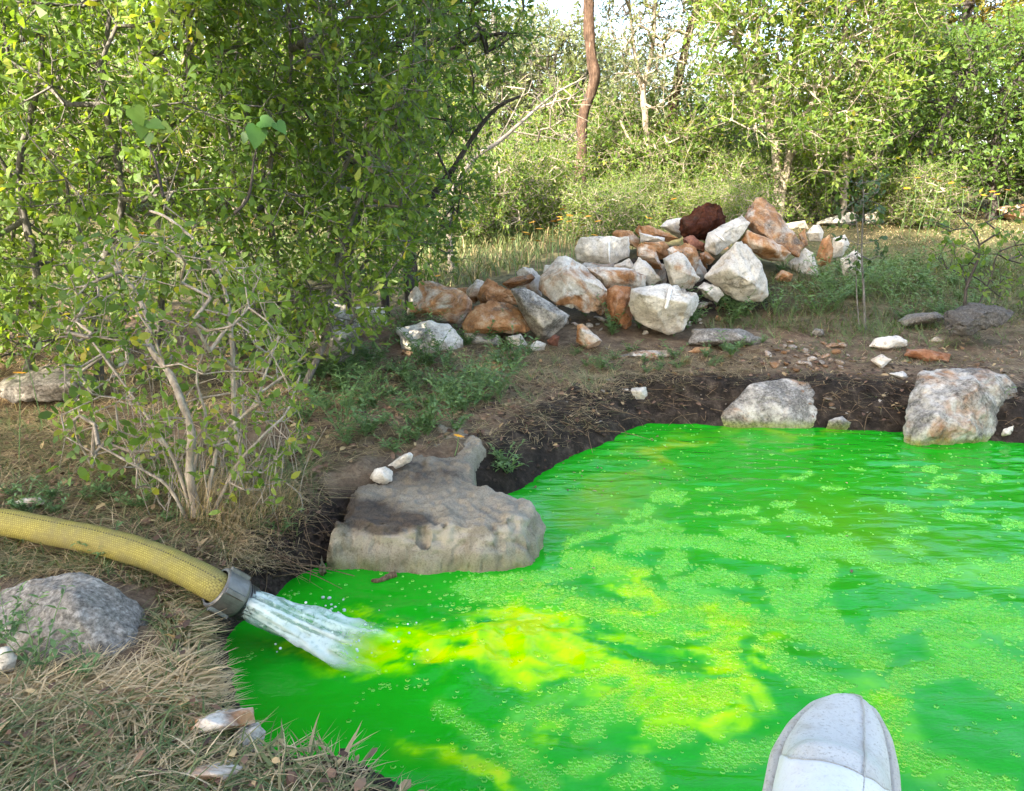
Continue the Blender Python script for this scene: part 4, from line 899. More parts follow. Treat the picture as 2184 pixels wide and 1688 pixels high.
def grow(stems, tips, seg, r_tip, rg, jit=.25, up=.3, rmax=.05):
    """stems: list of (pts, r0, r1). Returns edges (A, B, ra, rb), tip positions and tip directions."""
    P, par, rs = [], [], []
    for pts, r0, r1 in stems:
        n = max(2, int(np.linalg.norm(np.diff(pts, axis=0), axis=1).sum() / seg)); s = spline(pts, n)
        for i in range(n): P.append(s[i]); par.append(len(P) - 2 if i else -1); rs.append(r0 + (r1 - r0) * i / (n - 1))
    ns = len(P); P = np.array(P); buf = np.zeros((ns + len(tips) * 12, 3)); buf[:ns] = P; n = ns; par = list(par)
    d0 = np.array([np.min(np.linalg.norm(P - t, axis=1)) for t in tips]); tips = tips[np.argsort(d0)]; tip_id = []
    for t in tips:
        dv = t - buf[:n]; d = np.linalg.norm(dv, axis=1) + up * np.maximum(0, -dv[:, 2]); j = int(np.argmin(d)); a = buf[j].copy(); Ld = np.linalg.norm(t - a)
        k = min(10, max(1, int(Ld / seg)))
        for i in range(1, k + 1):
            p = a + (t - a) * i / k
            if i < k: p = p + rg.normal(size=3) * seg * jit + np.array([0, 0, .12 * Ld * math.sin(math.pi * i / k)])
            if n >= len(buf): break
            buf[n] = p; par.append(j); j = n; n += 1
        tip_id.append(j)
    cnt = np.zeros(n); cnt[tip_id] += 1
    for i in range(n - 1, -1, -1):
        if par[i] >= 0: cnt[par[i]] += cnt[i]
    r = np.minimum(r_tip * np.sqrt(np.maximum(cnt, 1)), rmax)
    par = np.array(par); idx = np.nonzero((par >= 0) & (np.arange(n) >= ns))[0]
    A, B = buf[par[idx]], buf[idx]; rb = r[idx]; ra = np.maximum(rb, np.minimum(r[par[idx]], rb * 1.35))
    tid = np.array(tip_id); T = buf[tid]; TD = unit(T - buf[par[tid]])
    return (A, B, ra, rb), T, TD
def in_region(poly, Yr, n, rg, bias=1.0):
    poly = np.array(poly, float); out = []
    while len(out) < n:
        q = rg.uniform(poly.min(0), poly.max(0), (n, 2)); q = q[inpoly(q[:, 0], q[:, 1], poly)]
        y = Yr[0] + (Yr[1] - Yr[0]) * rg.random(len(q)) ** bias
        out += list(atY(q, y))
    return np.array(out[:n])
def rtube(p, r0, r1, seed):
    n = max(8, len(p) * 8); s = spline(p, n); k = 12; r = np.linspace(r0, r1, n)
    V, F = tube(s, r, k); c = np.concatenate([np.repeat(s, k, 0), s[:1], s[-1:]]); o = V - c
    w = 1 + .22 * fbm(V * np.array([1, 1, .35]) / max(r0, .004) * .9, 3, seed + 3)
    return c + o * w[:, None], F
def plant(name, label, cat, stems, tips, seed, wood, leafm, seg=.16, r_tip=.0022, m=4, k=8, tl=.16, ll=.045, lw=.02, kind='obov', tint=(.5, .17), yellow=.03, jit=.25, group=None, rmax=.03, parts=0, up=.5, twig=True, crown_name='crown', clump=.5, droop=0.0, sides=5):
    rg = np.random.default_rng(seed)
    (A, B, ra, rb), T, TD = grow(stems, tips, seg, r_tip, rg, jit, rmax=rmax)
    big = rb > .006
    wp = [rtube(p, r0, r1, seed) for p, r0, r1 in stems]
    if big.any(): wp.append(edges_tubes(A[big], B[big], ra[big], rb[big], 6))
    if (~big).any(): wp.append(edges_tubes(A[~big], B[~big], ra[~big], rb[~big], 3 if sides < 5 else 4))
    # twigs and leaves
    n = len(T); d = unit(np.repeat(TD, m, 0) * .8 + rg.normal(size=(n * m, 3)) * .75 + np.array([0, 0, up * .5])); tb = np.repeat(T, m, 0); tlen = tl * rg.uniform(.5, 1.2, n * m)
    te = tb + d * tlen[:, None]
    if twig: wp.append(edges_tubes(tb, te, np.full(n * m, r_tip * .75), np.full(n * m, r_tip * .35), 3))
    t = np.tile(np.linspace(.12, 1.0, k), n * m) + rg.uniform(-.06, .06, n * m * k)
    D = np.repeat(d, k, 0); LB = np.repeat(tb, k, 0) + D * (np.repeat(tlen, k) * t)[:, None]
    pr_ = unit(np.cross(D, rg.normal(size=D.shape))); LD = D * .55 + pr_ * .85 + np.array([0, 0, -droop]); LN = rg.normal(size=D.shape) * .55 + np.array([-.12, -.25, .75])
    LL = ll * rg.uniform(.40, 1.35, len(D)); LW = lw * rg.uniform(.7, 1.2, len(D)) * LL / ll
    tn = rg.normal(tint[0], tint[1], len(D)) * .6 + .4 * np.repeat(rg.normal(tint[0], tint[1] * 1.5, n), m * k) + clump * .25 * fbm(LB * 1.8, 2, seed)
    tn = np.where(rg.random(len(D)) < yellow, rg.uniform(.85, 1, len(D)), np.clip(tn, .02, .82))
    base = stems[0][0][0]; root = empty(name, base); tag(root, label, cat, group)
    V, F = merge(wp); mk('trunk', V - base, F, wood, parent=root, smooth=True)
    sel = np.ones(len(D), bool)
    if parts:
        q = proj(LB); dist = np.linalg.norm(LB - [0, 0, CAMZ], axis=1); infr = (q[:, 0] > 0) & (q[:, 0] < 2184) & (q[:, 1] > 0) & (q[:, 1] < 1688)
        order = np.argsort(np.where(infr, dist / LL, 1e9))[:parts]; sel[order] = False
        ms = {}
        for i in order:
            key = int(min(4, tn[i] * 5))
            if key not in ms:
                Tm, Fs = LEAF[kind]; o0 = mk('leaf', Tm, Fs, leafm, attrs={'tint': np.full(len(Tm), (key + .5) / 5)}); ms[key] = o0.data; bpy.data.objects.remove(o0)
            o = bpy.data.objects.new('leaf', ms[key]); COL.objects.link(o); o.parent = root
            x = LD[i] / np.linalg.norm(LD[i]); nv = LN[i] - x * np.dot(LN[i], x); nv /= np.linalg.norm(nv); yv = np.cross(nv, x); p = LB[i] - base
            o.matrix_local = Matrix(((x[0] * LL[i], yv[0] * LW[i], nv[0] * LL[i], p[0]), (x[1] * LL[i], yv[1] * LW[i], nv[1] * LL[i], p[1]), (x[2] * LL[i], yv[2] * LW[i], nv[2] * LL[i], p[2]), (0, 0, 0, 1)))
    V, F, kk = leaves(LB[sel], LD[sel], LN[sel], LL[sel], LW[sel], kind)
    cr = mk(crown_name, V - base, F, leafm, parent=root, attrs={'tint': np.repeat(tn[sel], kk)})
    if parts: cr['kind'] = 'stuff'
    return root
BK_PALE = bark_mat('pale_bark', (.16, .13, .10), (.34, .29, .23), (.52, .46, .38), 45)
BK_GREY = bark_mat('grey_bark', (.06, .055, .05), (.16, .15, .135), (.30, .28, .25), 45)
BK_DARK = bark_mat('dark_bark', (.025, .022, .02), (.075, .065, .058), (.17, .15, .13), 45)
BK_RED = bark_mat('shaggy_red_bark', (.025, .017, .013), (.10, .062, .043), (.24, .19, .155), 34, 1.0)
LF_SUN = leaf_mat('leaf_yellow_green', [(.0, (.045, .095, .018)), (.35, (.09, .17, .032)), (.65, (.165, .26, .048)), (.85, (.25, .32, .065)), (1, (.35, .31, .05))], .54)
LF_MID = leaf_mat('leaf_mid_green', [(.0, (.05, .10, .022)), (.4, (.10, .185, .036)), (.7, (.165, .26, .05)), (.88, (.24, .30, .055)), (1, (.32, .29, .05))], .54)
LF_DARK = leaf_mat('leaf_dark_green', [(.0, (.014, .035, .010)), (.4, (.032, .07, .018)), (.7, (.07, .125, .03)), (1, (.16, .20, .05))])
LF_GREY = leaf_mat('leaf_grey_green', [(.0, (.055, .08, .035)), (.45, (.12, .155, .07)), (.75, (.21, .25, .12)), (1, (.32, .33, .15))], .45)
LF_OCH = leaf_mat('leaf_ochre', [(.0, (.05, .06, .012)), (.45, (.14, .14, .02)), (.75, (.26, .20, .03)), (1, (.42, .22, .03))])
LF_WEED = leaf_mat('leaf_weed', [(.0, (.045, .09, .03)), (.45, (.105, .195, .07)), (.8, (.18, .28, .11)), (1, (.27, .33, .11))], .35)
def stem(q, Y, r0, r1):
    q = np.array(q, float); Y = np.broadcast_to(np.asarray(Y, float), (len(q),)) if np.ndim(Y) == 0 else np.interp(np.linspace(0, 1, len(q)), np.linspace(0, 1, len(Y)), Y)
    return (atY(q, Y), r0, r1)
def gstem(q, Y, r0, r1):
    """stem whose first point is put down to the ground under it"""
    p, r0, r1 = stem(q, Y, r0, r1); g = p[0].copy(); g[2] = H(g[:1], g[1:2])[0] - .02
    if g[2] < p[0][2] - .05: p = np.concatenate([[g], p])
    else: p[0] = g
    return (p, r0, r1)
R_ = np.random.default_rng
# left shrub, sunlit side
plant('leafy_shrub', 'big sunlit yellow-green shrub with small paddle leaves behind the pale-stemmed bush', 'shrub',
      [gstem([(60, 800), (80, 600), (40, 380), (90, 120), (60, -160)], 3.2, .020, .006), gstem([(210, 790), (200, 620), (260, 430), (220, 180), (260, -120)], [3.3, 3.1, 3.0], .022, .006), gstem([(-120, 800), (-160, 560), (-120, 260), (-180, 0)], 3.4, .020, .006), gstem([(330, 780), (350, 560), (330, 380), (400, 150), (380, -100)], [3.4, 3.3, 3.2], .018, .005)],
      in_region([(-420, -260), (560, -260), (520, 100), (500, 430), (430, 640), (300, 740), (120, 770), (-420, 800)], (2.75, 3.9), 820, R_(1)), 21, BK_GREY, LF_SUN, m=4, k=9, tl=.17, ll=.048, lw=.019, tint=(.55, .16), parts=300)
plant('leafy_shrub', 'shaded mid-green shrub with small paddle leaves between the sunlit shrub and the dark-limbed tree', 'shrub',
      [gstem([(560, 800), (600, 640), (570, 400), (620, 150), (600, -120)], [3.6, 3.5, 3.3], .020, .005), gstem([(690, 760), (700, 600), (660, 450), (720, 220), (700, -60)], 3.7, .018, .005), gstem([(500, 740), (480, 620), (440, 540), (500, 380), (470, 200)], 3.3, .014, .005), gstem([(640, 850), (705, 690), (690, 640), (740, 500), (800, 330)], [3.3, 3.4, 3.5], .018, .005)],
      in_region([(420, -240), (900, -240), (930, 60), (900, 330), (880, 560), (800, 690), (640, 740), (520, 730), (440, 640), (470, 300)], (3.05, 4.1), 640, R_(2)), 22, BK_GREY, LF_MID, m=4, k=9, tl=.17, ll=.046, lw=.018, tint=(.42, .15), parts=300)
plant('small_tree', 'dark-limbed small tree with glossy green leaves beside the rock pile', 'tree',
      [gstem([(735, 610), (745, 500), (770, 420), (790, 250), (850, 90), (960, 15), (1050, -60)], 4.6, .040, .012), gstem([(870, 520), (900, 450), (960, 370), (1010, 290), (1060, 230), (1110, 205)], [4.7, 4.6, 4.5], .032, .008), gstem([(880, 560), (870, 420), (860, 260), (900, 100), (880, -80)], 4.9, .030, .010), gstem([(720, 600), (690, 420), (640, 260), (680, 60)], 4.7, .028, .008), gstem([(820, 590), (830, 440), (800, 330), (830, 180), (1000, 90), (1080, 70)], [4.8, 4.7, 4.4], .026, .008)],
      in_region([(600, -260), (1140, -260), (1118, 60), (1100, 130), (1010, 200), (1010, 420), (960, 560), (900, 600), (700, 560), (640, 200)], (4.1, 5.4), 520, R_(3)), 23, BK_DARK, LF_MID, seg=.2, m=4, k=9, tl=.2, ll=.05, lw=.018, tint=(.36, .15), rmax=.02)
# pale-stemmed bush in front
py = G([(420, 1112)])[1]; print('pale bush Y', py)
plant('thorny_bush', 'sparse pale-stemmed bush with spotted yellow-green oval leaves behind the hose', 'bush',
      [gstem([(424, 1112), (405, 1010), (408, 920), (385, 850), (360, 795), (318, 735), (312, 670), (255, 580), (175, 545)], [py, py, py + .1, py + .25], .013, .0045), gstem([(430, 1112), (452, 1010), (474, 930), (540, 865), (565, 800), (600, 700)], [py, py + .05, py + .2], .0065, .0028),
       gstem([(415, 1108), (375, 990), (325, 905), (250, 800), (190, 720)], [py, py + .02, py + .15], .0055, .0025), gstem([(440, 1115), (500, 1000), (560, 930), (610, 880), (640, 800)], [py, py + .06, py + .2], .0055, .0025), gstem([(405, 1100), (360, 1040), (300, 1000), (210, 950)], py, .006, .0025),
       gstem([(520, 1040), (500, 880), (495, 735), (480, 620), (440, 540), (365, 470), (320, 450)], [py + .25, py + .5], .008, .004), gstem([(420, 1108), (415, 1000), (440, 900), (420, 800), (460, 700)], [py, py + .1], .005, .0025)],
      np.concatenate([in_region([(120, 560), (300, 480), (560, 560), (650, 760), (650, 960), (560, 1080), (300, 1070), (130, 950)], (py - .12, py + .55), 430, R_(4))]), 24, BK_PALE, LF_SUN, seg=.07, r_tip=.0012, m=2, k=3, tl=.065, ll=.030, lw=.017, kind='oval', tint=(.55, .2), yellow=.10, jit=.4, rmax=.006, parts=300)
# dry bare stems standing in and around the pale bush
dsr = R_(44); ds = []
for i in range(90):
    b0 = G([(dsr.uniform(300, 640), dsr.uniform(1000, 1125))]); hgt = dsr.uniform(.10, .36); a = dsr.uniform(0, 6.28); sp_r = hgt * dsr.uniform(.1, .55); t0 = b0 + [math.cos(a) * sp_r, abs(math.sin(a)) * sp_r * .6, hgt]
    ds.append(tube(spline(np.array([b0, (b0 * .5 + t0 * .5) + dsr.normal(size=3) * .025, t0]), 8), np.linspace(.0020, .0007, 8) * dsr.uniform(.6, 1.4), 4, False))
V, F = merge(ds); tag(mk('dry_stems', V, F, BK_PALE, smooth=True), label='bare dry stems tangled around the foot of the pale-stemmed bush', kind='stuff')
# saplings
sy = G([(1845, 706)])[1]
plant('sapling', 'thin bare-stemmed sapling with few leaves standing in grass by the white oblong rock', 'sapling', [gstem([(1846, 706), (1842, 620), (1838, 540), (1840, 470), (1842, 420), (1838, 370)], sy, .0075, .0025), gstem([(1835, 700), (1826, 600), (1830, 500), (1815, 430)], sy, .004, .0015)],
      in_region([(1780, 390), (1890, 380), (1880, 560), (1810, 580), (1790, 480)], (sy - .15, sy + .15), 34, R_(5)), 25, BK_GREY, LF_DARK, seg=.1, r_tip=.0016, m=2, k=4, tl=.07, ll=.04, lw=.02, kind='oval', rmax=.005)
sy2 = G([(2070, 690)])[1]
plant('sapling', 'crooked dark-stemmed sapling with scattered round leaves above the grey outcrop', 'sapling', [gstem([(2062, 690), (2060, 620), (2088, 545), (2080, 500), (2040, 455)], sy2, .011, .003), gstem([(2066, 690), (2110, 600), (2130, 540), (2180, 520)], sy2, .007, .002), gstem([(2060, 600), (2020, 570), (1990, 545)], sy2, .005, .002)],
      in_region([(1980, 440), (2200, 430), (2240, 620), (2120, 640), (2000, 580)], (sy2 - .2, sy2 + .25), 70, R_(6)), 26, BK_DARK, LF_MID, seg=.1, r_tip=.0016, m=2, k=4, tl=.08, ll=.038, lw=.022, kind='oval', rmax=.006)
# background trees
plant('cedar_tree', 'tall trunk with shaggy peeling reddish bark behind the rock pile', 'tree', [gstem([(1236, 412), (1240, 330), (1246, 240), (1268, 170), (1258, 100), (1255, 0), (1262, -120), (1250, -300)], 9.4, .068, .050)],
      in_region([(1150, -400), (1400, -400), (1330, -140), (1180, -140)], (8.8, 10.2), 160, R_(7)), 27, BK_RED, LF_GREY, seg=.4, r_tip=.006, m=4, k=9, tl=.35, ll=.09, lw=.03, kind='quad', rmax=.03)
plant('pale_tree', 'slender pale forked tree with airy grey-green foliage', 'tree', [gstem([(1390, 410), (1382, 330), (1376, 250), (1372, 190), (1392, 100), (1400, -20), (1420, -120)], 9.8, .05, .014), gstem([(1378, 265), (1366, 180), (1350, 90), (1340, -40)], 9.8, .04, .012), gstem([(1384, 340), (1345, 300), (1322, 255)], 9.7, .03, .012)],
      in_region([(1290, -160), (1520, -160), (1510, 60), (1470, 180), (1430, 240), (1320, 240), (1290, 60)], (9.2, 10.6), 330, R_(8)), 28, BK_PALE, LF_GREY, seg=.3, r_tip=.004, m=3, k=7, tl=.24, ll=.055, lw=.022, kind='quad', rmax=.02, sides=4)
plant('cedar_tree', 'leaning trunk with dark and orange bark strips behind the dark red boulder', 'tree', [gstem([(1418, 395), (1425, 330), (1428, 270), (1440, 200), (1455, 130), (1480, 40), (1520, -60)], 10.2, .08, .04), ],
      in_region([(1460, -260), (1660, -260), (1600, -40), (1480, 10)], (9.6, 10.9), 120, R_(9)), 29, BK_RED, LF_GREY, seg=.4, r_tip=.006, m=4, k=8, tl=.3, ll=.08, lw=.03, kind='quad', rmax=.03)
plant('leafy_tree', 'broad sunlit yellow-green tree with pale forked limbs behind the pile', 'tree', [gstem([(1660, 420), (1655, 330), (1640, 260), (1600, 160), (1560, 40), (1540, -80)], 9.0, .06, .02), gstem([(1665, 420), (1700, 280), (1745, 200), (1800, 80), (1820, -60)], 9.0, .055, .02), gstem([(1800, 420), (1805, 300), (1830, 150), (1850, -20)], 9.2, .045, .015), gstem([(1690, 420), (1680, 250), (1700, 100), (1690, -80)], 9.4, .045, .015)],
      in_region([(1490, -240), (1990, -240), (1990, 60), (1930, 230), (1900, 360), (1760, 395), (1640, 300), (1540, 260), (1500, 120)], (8.2, 10.0), 1150, R_(10)), 30, BK_PALE, LF_SUN, seg=.3, r_tip=.004, m=4, k=8, tl=.26, ll=.065, lw=.032, kind='quad', tint=(.52, .17), rmax=.022, sides=4)
plant('leafy_tree', 'dark green dense tree at the meadow edge beyond the orange wildflowers', 'tree', [gstem([(1960, 420), (1990, 300), (2040, 200), (2100, 90)], 9.6, .07, .02), gstem([(2120, 420), (2130, 280), (2180, 150), (2200, 0)], 9.8, .07, .02), gstem([(2280, 420), (2300, 250), (2360, 100)], 9.4, .07, .02)],
      in_region([(1900, 130), (2050, 60), (2200, 20), (2480, 60), (2500, 420), (2250, 400), (1960, 395), (1900, 300)], (9.0, 10.8), 850, R_(12)), 31, BK_DARK, LF_MID, seg=.35, r_tip=.004, m=4, k=8, tl=.28, ll=.07, lw=.034, kind='quad', tint=(.40, .15), rmax=.022, sides=4)
plant('leafy_tree', 'ochre-tinted autumn tree rising behind the dark green tree', 'tree', [gstem([(2060, 400), (2080, 200), (2060, 60), (2100, -150)], 14.0, .12, .04), gstem([(2200, 400), (2190, 160), (2230, -100)], 14.2, .12, .04)],
      in_region([(1900, -300), (2600, -300), (2600, 200), (2200, 160), (2000, 140), (1920, 40)], (13, 15.5), 620, R_(13)), 32, BK_DARK, LF_OCH, seg=.5, r_tip=.006, m=4, k=8, tl=.45, ll=.11, lw=.055, kind='quad', tint=(.5, .2), rmax=.03, sides=4)
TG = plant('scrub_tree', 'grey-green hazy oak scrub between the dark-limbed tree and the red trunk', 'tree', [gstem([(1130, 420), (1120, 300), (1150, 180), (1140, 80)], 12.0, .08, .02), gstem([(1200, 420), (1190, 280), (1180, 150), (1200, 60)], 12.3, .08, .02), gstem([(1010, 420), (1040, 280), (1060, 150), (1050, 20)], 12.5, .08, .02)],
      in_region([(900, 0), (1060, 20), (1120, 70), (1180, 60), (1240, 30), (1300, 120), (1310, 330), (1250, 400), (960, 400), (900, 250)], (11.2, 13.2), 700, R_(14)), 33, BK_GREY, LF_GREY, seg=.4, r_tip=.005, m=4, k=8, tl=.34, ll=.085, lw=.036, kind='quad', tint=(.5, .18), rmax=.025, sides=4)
UB = plant('understory_bush', 'loose sunlit yellow-green brush at the foot of the reddish trunk', 'bush', [gstem([(1330, 420), (1340, 330), (1310, 260)], 11.4, .05, .015), gstem([(1420, 420), (1440, 330), (1470, 250)], 11.4, .05, .015), gstem([(1260, 420), (1240, 340), (1200, 290)], 11.2, .05, .015)],
      in_region([(1140, 250), (1200, 150), (1260, 230), (1340, 200), (1420, 230), (1470, 140), (1520, 230), (1590, 280), (1580, 410), (1130, 410)], (10.7, 12.2), 620, R_(15)), 34, BK_PALE, LF_SUN, seg=.35, r_tip=.0045, m=4, k=7, tl=.36, ll=.07, lw=.034, kind='quad', tint=(.45, .25), rmax=.022, sides=4)
# more scrub and woodland: copies, each a tree of its own
def again(src, label, loc, rz, s, group):
    c = copy_tree(src); c.location = (loc[0], loc[1], float(H(np.array([loc[0]]), np.array([loc[1]]))[0]) - .05); c.rotation_euler = (0, 0, rz); c.scale = (s, s, s * R_(int(rz * 99)).uniform(.9, 1.1))
    c['label'] = label; c['group'] = group; return c
wg = 'scrub woodland behind the meadow'
UBL = [''] * 8 + ['low brush tuft beside the yellow wildflowers', 'low brush before the leaning cedar trunk', 'low brush under the broad sunlit tree', 'low brush at the orange wildflowers', 'low brush beside the dead branch', '', '', 'knee-high brush in the meadow before the reddish trunk', 'knee-high brush in the meadow behind the leaning slab']
for i, (x, y, s) in enumerate([(-5.5, 8.5, 1.15), (-3.2, 9.5, 1.1), (-1.4, 9.0, .85), (5.2, 11.5, .95), (7.6, 10.5, 1.0), (3.4, 12.0, .8), (-7.5, 6.5, 1.1), (9.6, 9.5, 1.0), (.1, 8.6, .55), (1.55, 9.3, .42), (2.9, 9.2, .50), (4.6, 9.2, .45), (-.9, 7.8, .50), (1.9, 10.6, .8), (.9, 10.4, .75), (1.0, 8.0, .34), (2.3, 8.3, .36)]):
    again(UB, UBL[i] if s < .7 else 'loose yellow-green brush in the scrub behind the meadow', (x, y), i * 1.3, s, wg)
for i, (x, y, s) in enumerate([(-7, 13, 1.2), (-3.8, 13.5, 1.1), (-1, 15.5, 1.0), (4.6, 15.5, 1.0), (8, 16, 1.3), (1.8, 17, .95), (12, 15, 1.3), (-11, 11, 1.2)]):
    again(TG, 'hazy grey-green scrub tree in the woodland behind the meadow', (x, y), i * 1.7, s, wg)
# dead pale branches reaching out of the scrub
dr = R_(16)
st_ = [gstem([(1010, 330), (1060, 305), (1110, 262), (1160, 218), (1200, 190), (1250, 165)], [6.4, 6.6, 6.8], .022, .005), stem([(1140, 235), (1190, 215), (1240, 205)], 6.8, .010, .003), stem([(1090, 280), (1150, 290), (1210, 300)], 6.7, .008, .003), stem([(1060, 305), (1090, 250), (1120, 190)], 6.6, .008, .003)]
st_[0] = stem([(960, 430), (1010, 340), (1060, 305), (1110, 262), (1160, 218), (1200, 190), (1250, 165)], [6.2, 6.4, 6.8], .024, .005)
g0 = st_[0][0][0].copy(); g0[2] = H(g0[:1], g0[1:2])[0] - .02; st_[0] = (np.concatenate([[g0], st_[0][0]]), .028, .005)
(A, B, ra, rb), T, TD = grow(st_, in_region([(1040, 160), (1260, 150), (1260, 300), (1080, 320)], (6.3, 7.1), 90, dr), .12, .0022, dr, .3, rmax=.008)
V, F = merge([tube(spline(p, 30), np.linspace(r0, r1, 30), 7) for p, r0, r1 in st_] + [edges_tubes(A, B, ra, rb, 4)])
tag(mk('dead_branch', V, F, BK_PALE, base=g0, smooth=True), 'bare bleached dead branch spreading from the scrub beside the dark-limbed tree', 'branch')
# vine with large heart-shaped leaves
HEART = np.array([[0, 0, 0], [-.12, .22, .02], [-.05, .42, .04], [.2, .52, .03], [.55, .36, 0], [1, 0, -.16], [.55, -.36, 0], [.2, -.52, .03], [-.05, -.42, .04], [-.12, -.22, .02], [.3, 0, -.04]])
HF = np.array([[10, i, (i + 1) % 10] for i in range(10)])
LF_VINE = leaf_mat('leaf_vine', [(.0, (.025, .085, .016)), (.5, (.05, .14, .022)), (1, (.12, .22, .03))], .35)
def vine(label, stemq, lv, Y, tintv):
    p = spline(atY(stemq, np.full(len(stemq), Y)), 20); g = p[0].copy(); root = empty('vine', p[0]); tag(root, label, 'vine')
    V, F = tube(p, np.linspace(.006, .0025, 20), 6); mk('stem', V - g, F, BK_DARK, parent=root, smooth=True)
    for (q, L_, ang, tt_) in lv:
        o = mk('leaf', HEART * [1, .95, 1], [HF], LF_VINE, parent=root, attrs={'tint': np.full(11, tt_)}, smooth=True)
        a = math.radians(ang); x = Vector((math.cos(a), -.25, -math.sin(a))).normalized(); n_ = Vector((.1 + .5 * math.sin(ang), -.8, .55 + .4 * math.cos(ang * 2))); n_ = (n_ - x * n_.dot(x)).normalized(); y_ = n_.cross(x); c = atY([q], Y - .03)[0] - g
        o.matrix_local = Matrix.Translation(c) @ (Matrix((x, y_, n_)).transposed().to_4x4()) @ Matrix.Scale(L_ * .72, 4)
vine('vine with bright sunlit heart-shaped leaves on a dark twig in the sunlit shrub', [(348, 420), (330, 340), (305, 290), (290, 255)], [((285, 232), .085, 60, .95), ((303, 258), .08, 95, .8), ((320, 262), .075, 15, .75), ((345, 268), .06, 30, .9), ((318, 285), .06, 100, .6)], 2.62, .8)
vine('vine with darker green heart-shaped leaves in the shaded shrub', [(500, 455), (530, 420), (542, 340), (552, 295)], [((548, 270), .105, 95, .3), ((555, 258), .085, 10, .35), ((590, 262), .07, 45, .25), ((525, 285), .05, 110, .2)], 2.75, .3)

# shade trees standing round the camera side of the pool: they keep the pool and the pile out of the sun
def shade_proto():
    rg = R_(40); base = np.array([0, 0, 0.]); c = np.array([0, 0, 4.6])
    pts = unit(rg.normal(size=(520, 3))) * (rg.random((520, 1)) ** .4) * np.array([2.3, 2.3, 1.7]) + c
    st = [(np.array([[0, 0, 0], [.1, .05, 1.2], [-.05, .1, 2.4], [.1, 0, 3.6], [0, 0, 5.2]]), .14, .03), (np.array([[-.02, .08, 2.0], [.7, .3, 3.0], [1.3, .5, 4.2]]), .07, .02), (np.array([[0, .08, 2.2], [-.7, -.3, 3.2], [-1.4, -.4, 4.4]]), .07, .02)]
    return plant('oak_tree', 'tall oak shading the pool', 'tree', st, pts, 41, BK_GREY, LF_MID, seg=.4, r_tip=.006, m=5, k=9, tl=.42, ll=.12, lw=.065, kind='quad', rmax=.04, sides=4)
SH = shade_proto()
SHADE = [(-1.8, -3.1, 1.05), (.0, -3.0, 1.0), (-1.5, -5.4, 1.5), (.2, -6.4, 1.6), (-.6, -7.8, 1.9), (-.6, -9.4, 2.2), (-3.75, -3.2, .85), (-2.7, -2.0, .6)]
lab = ['tall oak with a spreading crown shading the near pool bank', 'slim oak behind the boot shading the pool', 'large oak shading the rock pile', 'broad oak shading the pool from behind', 'great oak whose crown shades the shrubs', 'great oak whose crown shades the pile top', 'great oak whose crown shades the meadow grass', 'small oak shading the hose and the bluish boulder', 'young oak close by the near bank', 'spare oak'][:8]
for i, (x, y, s) in enumerate(SHADE):
    c = SH if i == 0 else copy_tree(SH)
    c.location = (x, y, float(H(np.array([x]), np.array([y]))[0]) - .05); c.rotation_euler = (0, 0, i * 1.1); c.scale = (s, s, s); c['label'] = lab[i]; c['group'] = 'oaks standing behind the near bank'
c = copy_tree(SH); c.location = (-2.9, -1.5, .1); c.scale = (.6, .6, 1.5); c.rotation_euler = (0, 0, 4.4); c['label'] = 'tall narrow oak shading the top of the rock pile'; c['group'] = 'oaks standing behind the near bank'

# ------------------------------------------------------------------ grass, straw, weeds, litter
M_GRASS = leaf_mat('grass_blade', [(.0, (.04, .075, .022)), (.3, (.085, .125, .04)), (.5, (.15, .17, .065)), (.62, (.29, .22, .12)), (.85, (.46, .345, .20)), (1, (.56, .45, .29))], .25, .6, .9)
def blades(P, L, W, lean, rg, tint, lift=1.0, seg=4, head=None):
    """P base points; L length; lean 0 upright .. 1 flat"""
    n = len(P); a = rg.uniform(0, 2 * math.pi, n) if head is None else head; hd = np.stack([np.cos(a), np.sin(a), 0 * a], 1); sd_ = np.stack([-np.sin(a), np.cos(a), 0 * a], 1)
    t = np.linspace(0, 1, seg + 1); V = []
    curl = rg.normal(0, .25, n)
    for i, ti in enumerate(t):
        ph = (1 - lean) * (1 - .55 * ti * 1.0)               # vertical share falls along the blade
        x = L * ti * (lean + .25 * ti * (1 - lean)); z = lift * L * (ti - .72 * ti * ti) * (1 - lean) * 1.25 + .004
        c = P + hd * x[:, None] + sd_ * (curl * L * ti * ti * .4)[:, None]; c[:, 2] += z
        w = W * (1 - ti ** 1.6) * .5
        if i < seg: V += [c + sd_ * w[:, None], c - sd_ * w[:, None]]
        else: V += [c]
    V = np.stack(V, 1); k = V.shape[1]; o = (np.arange(n) * k)[:, None, None]
    Q = np.array([[2 * i, 2 * i + 1, 2 * i + 3, 2 * i + 2] for i in range(seg - 1)]); T3 = np.array([[2 * (seg - 1), 2 * (seg - 1) + 1, 2 * seg]])
    return V.reshape(-1, 3), [(Q[None] + o).reshape(-1, 4), (T3[None] + o).reshape(-1, 3)], np.repeat(tint, k)
def ground_pts(poly, n, rg, zmin=.03):
    """points on the ground inside an outline read off the photo (outline laid on the ground first)"""
    W = np.array([G([q])[:2] for q in poly]); out = np.zeros((0, 2))
    for _ in range(60):
        c = rg.uniform(W.min(0), W.max(0), (n, 2)); c = c[inpoly(c[:, 0], c[:, 1], W)]; out = np.concatenate([out, c])
        if len(out) >= n: break
    out = out[:n]; z = H(out[:, 0], out[:, 1]); sdp = pool_sd(out[:, 0], out[:, 1]); k = (z > zmin) & (sdp > .01)
    return np.stack([out[k, 0], out[k, 1], z[k]], 1)
def clumpy(P, rg, f, thr, seed):
    return P[nz2(P[:, 0], P[:, 1], f, 3, seed) + rg.uniform(-.25, .25, len(P)) > thr]
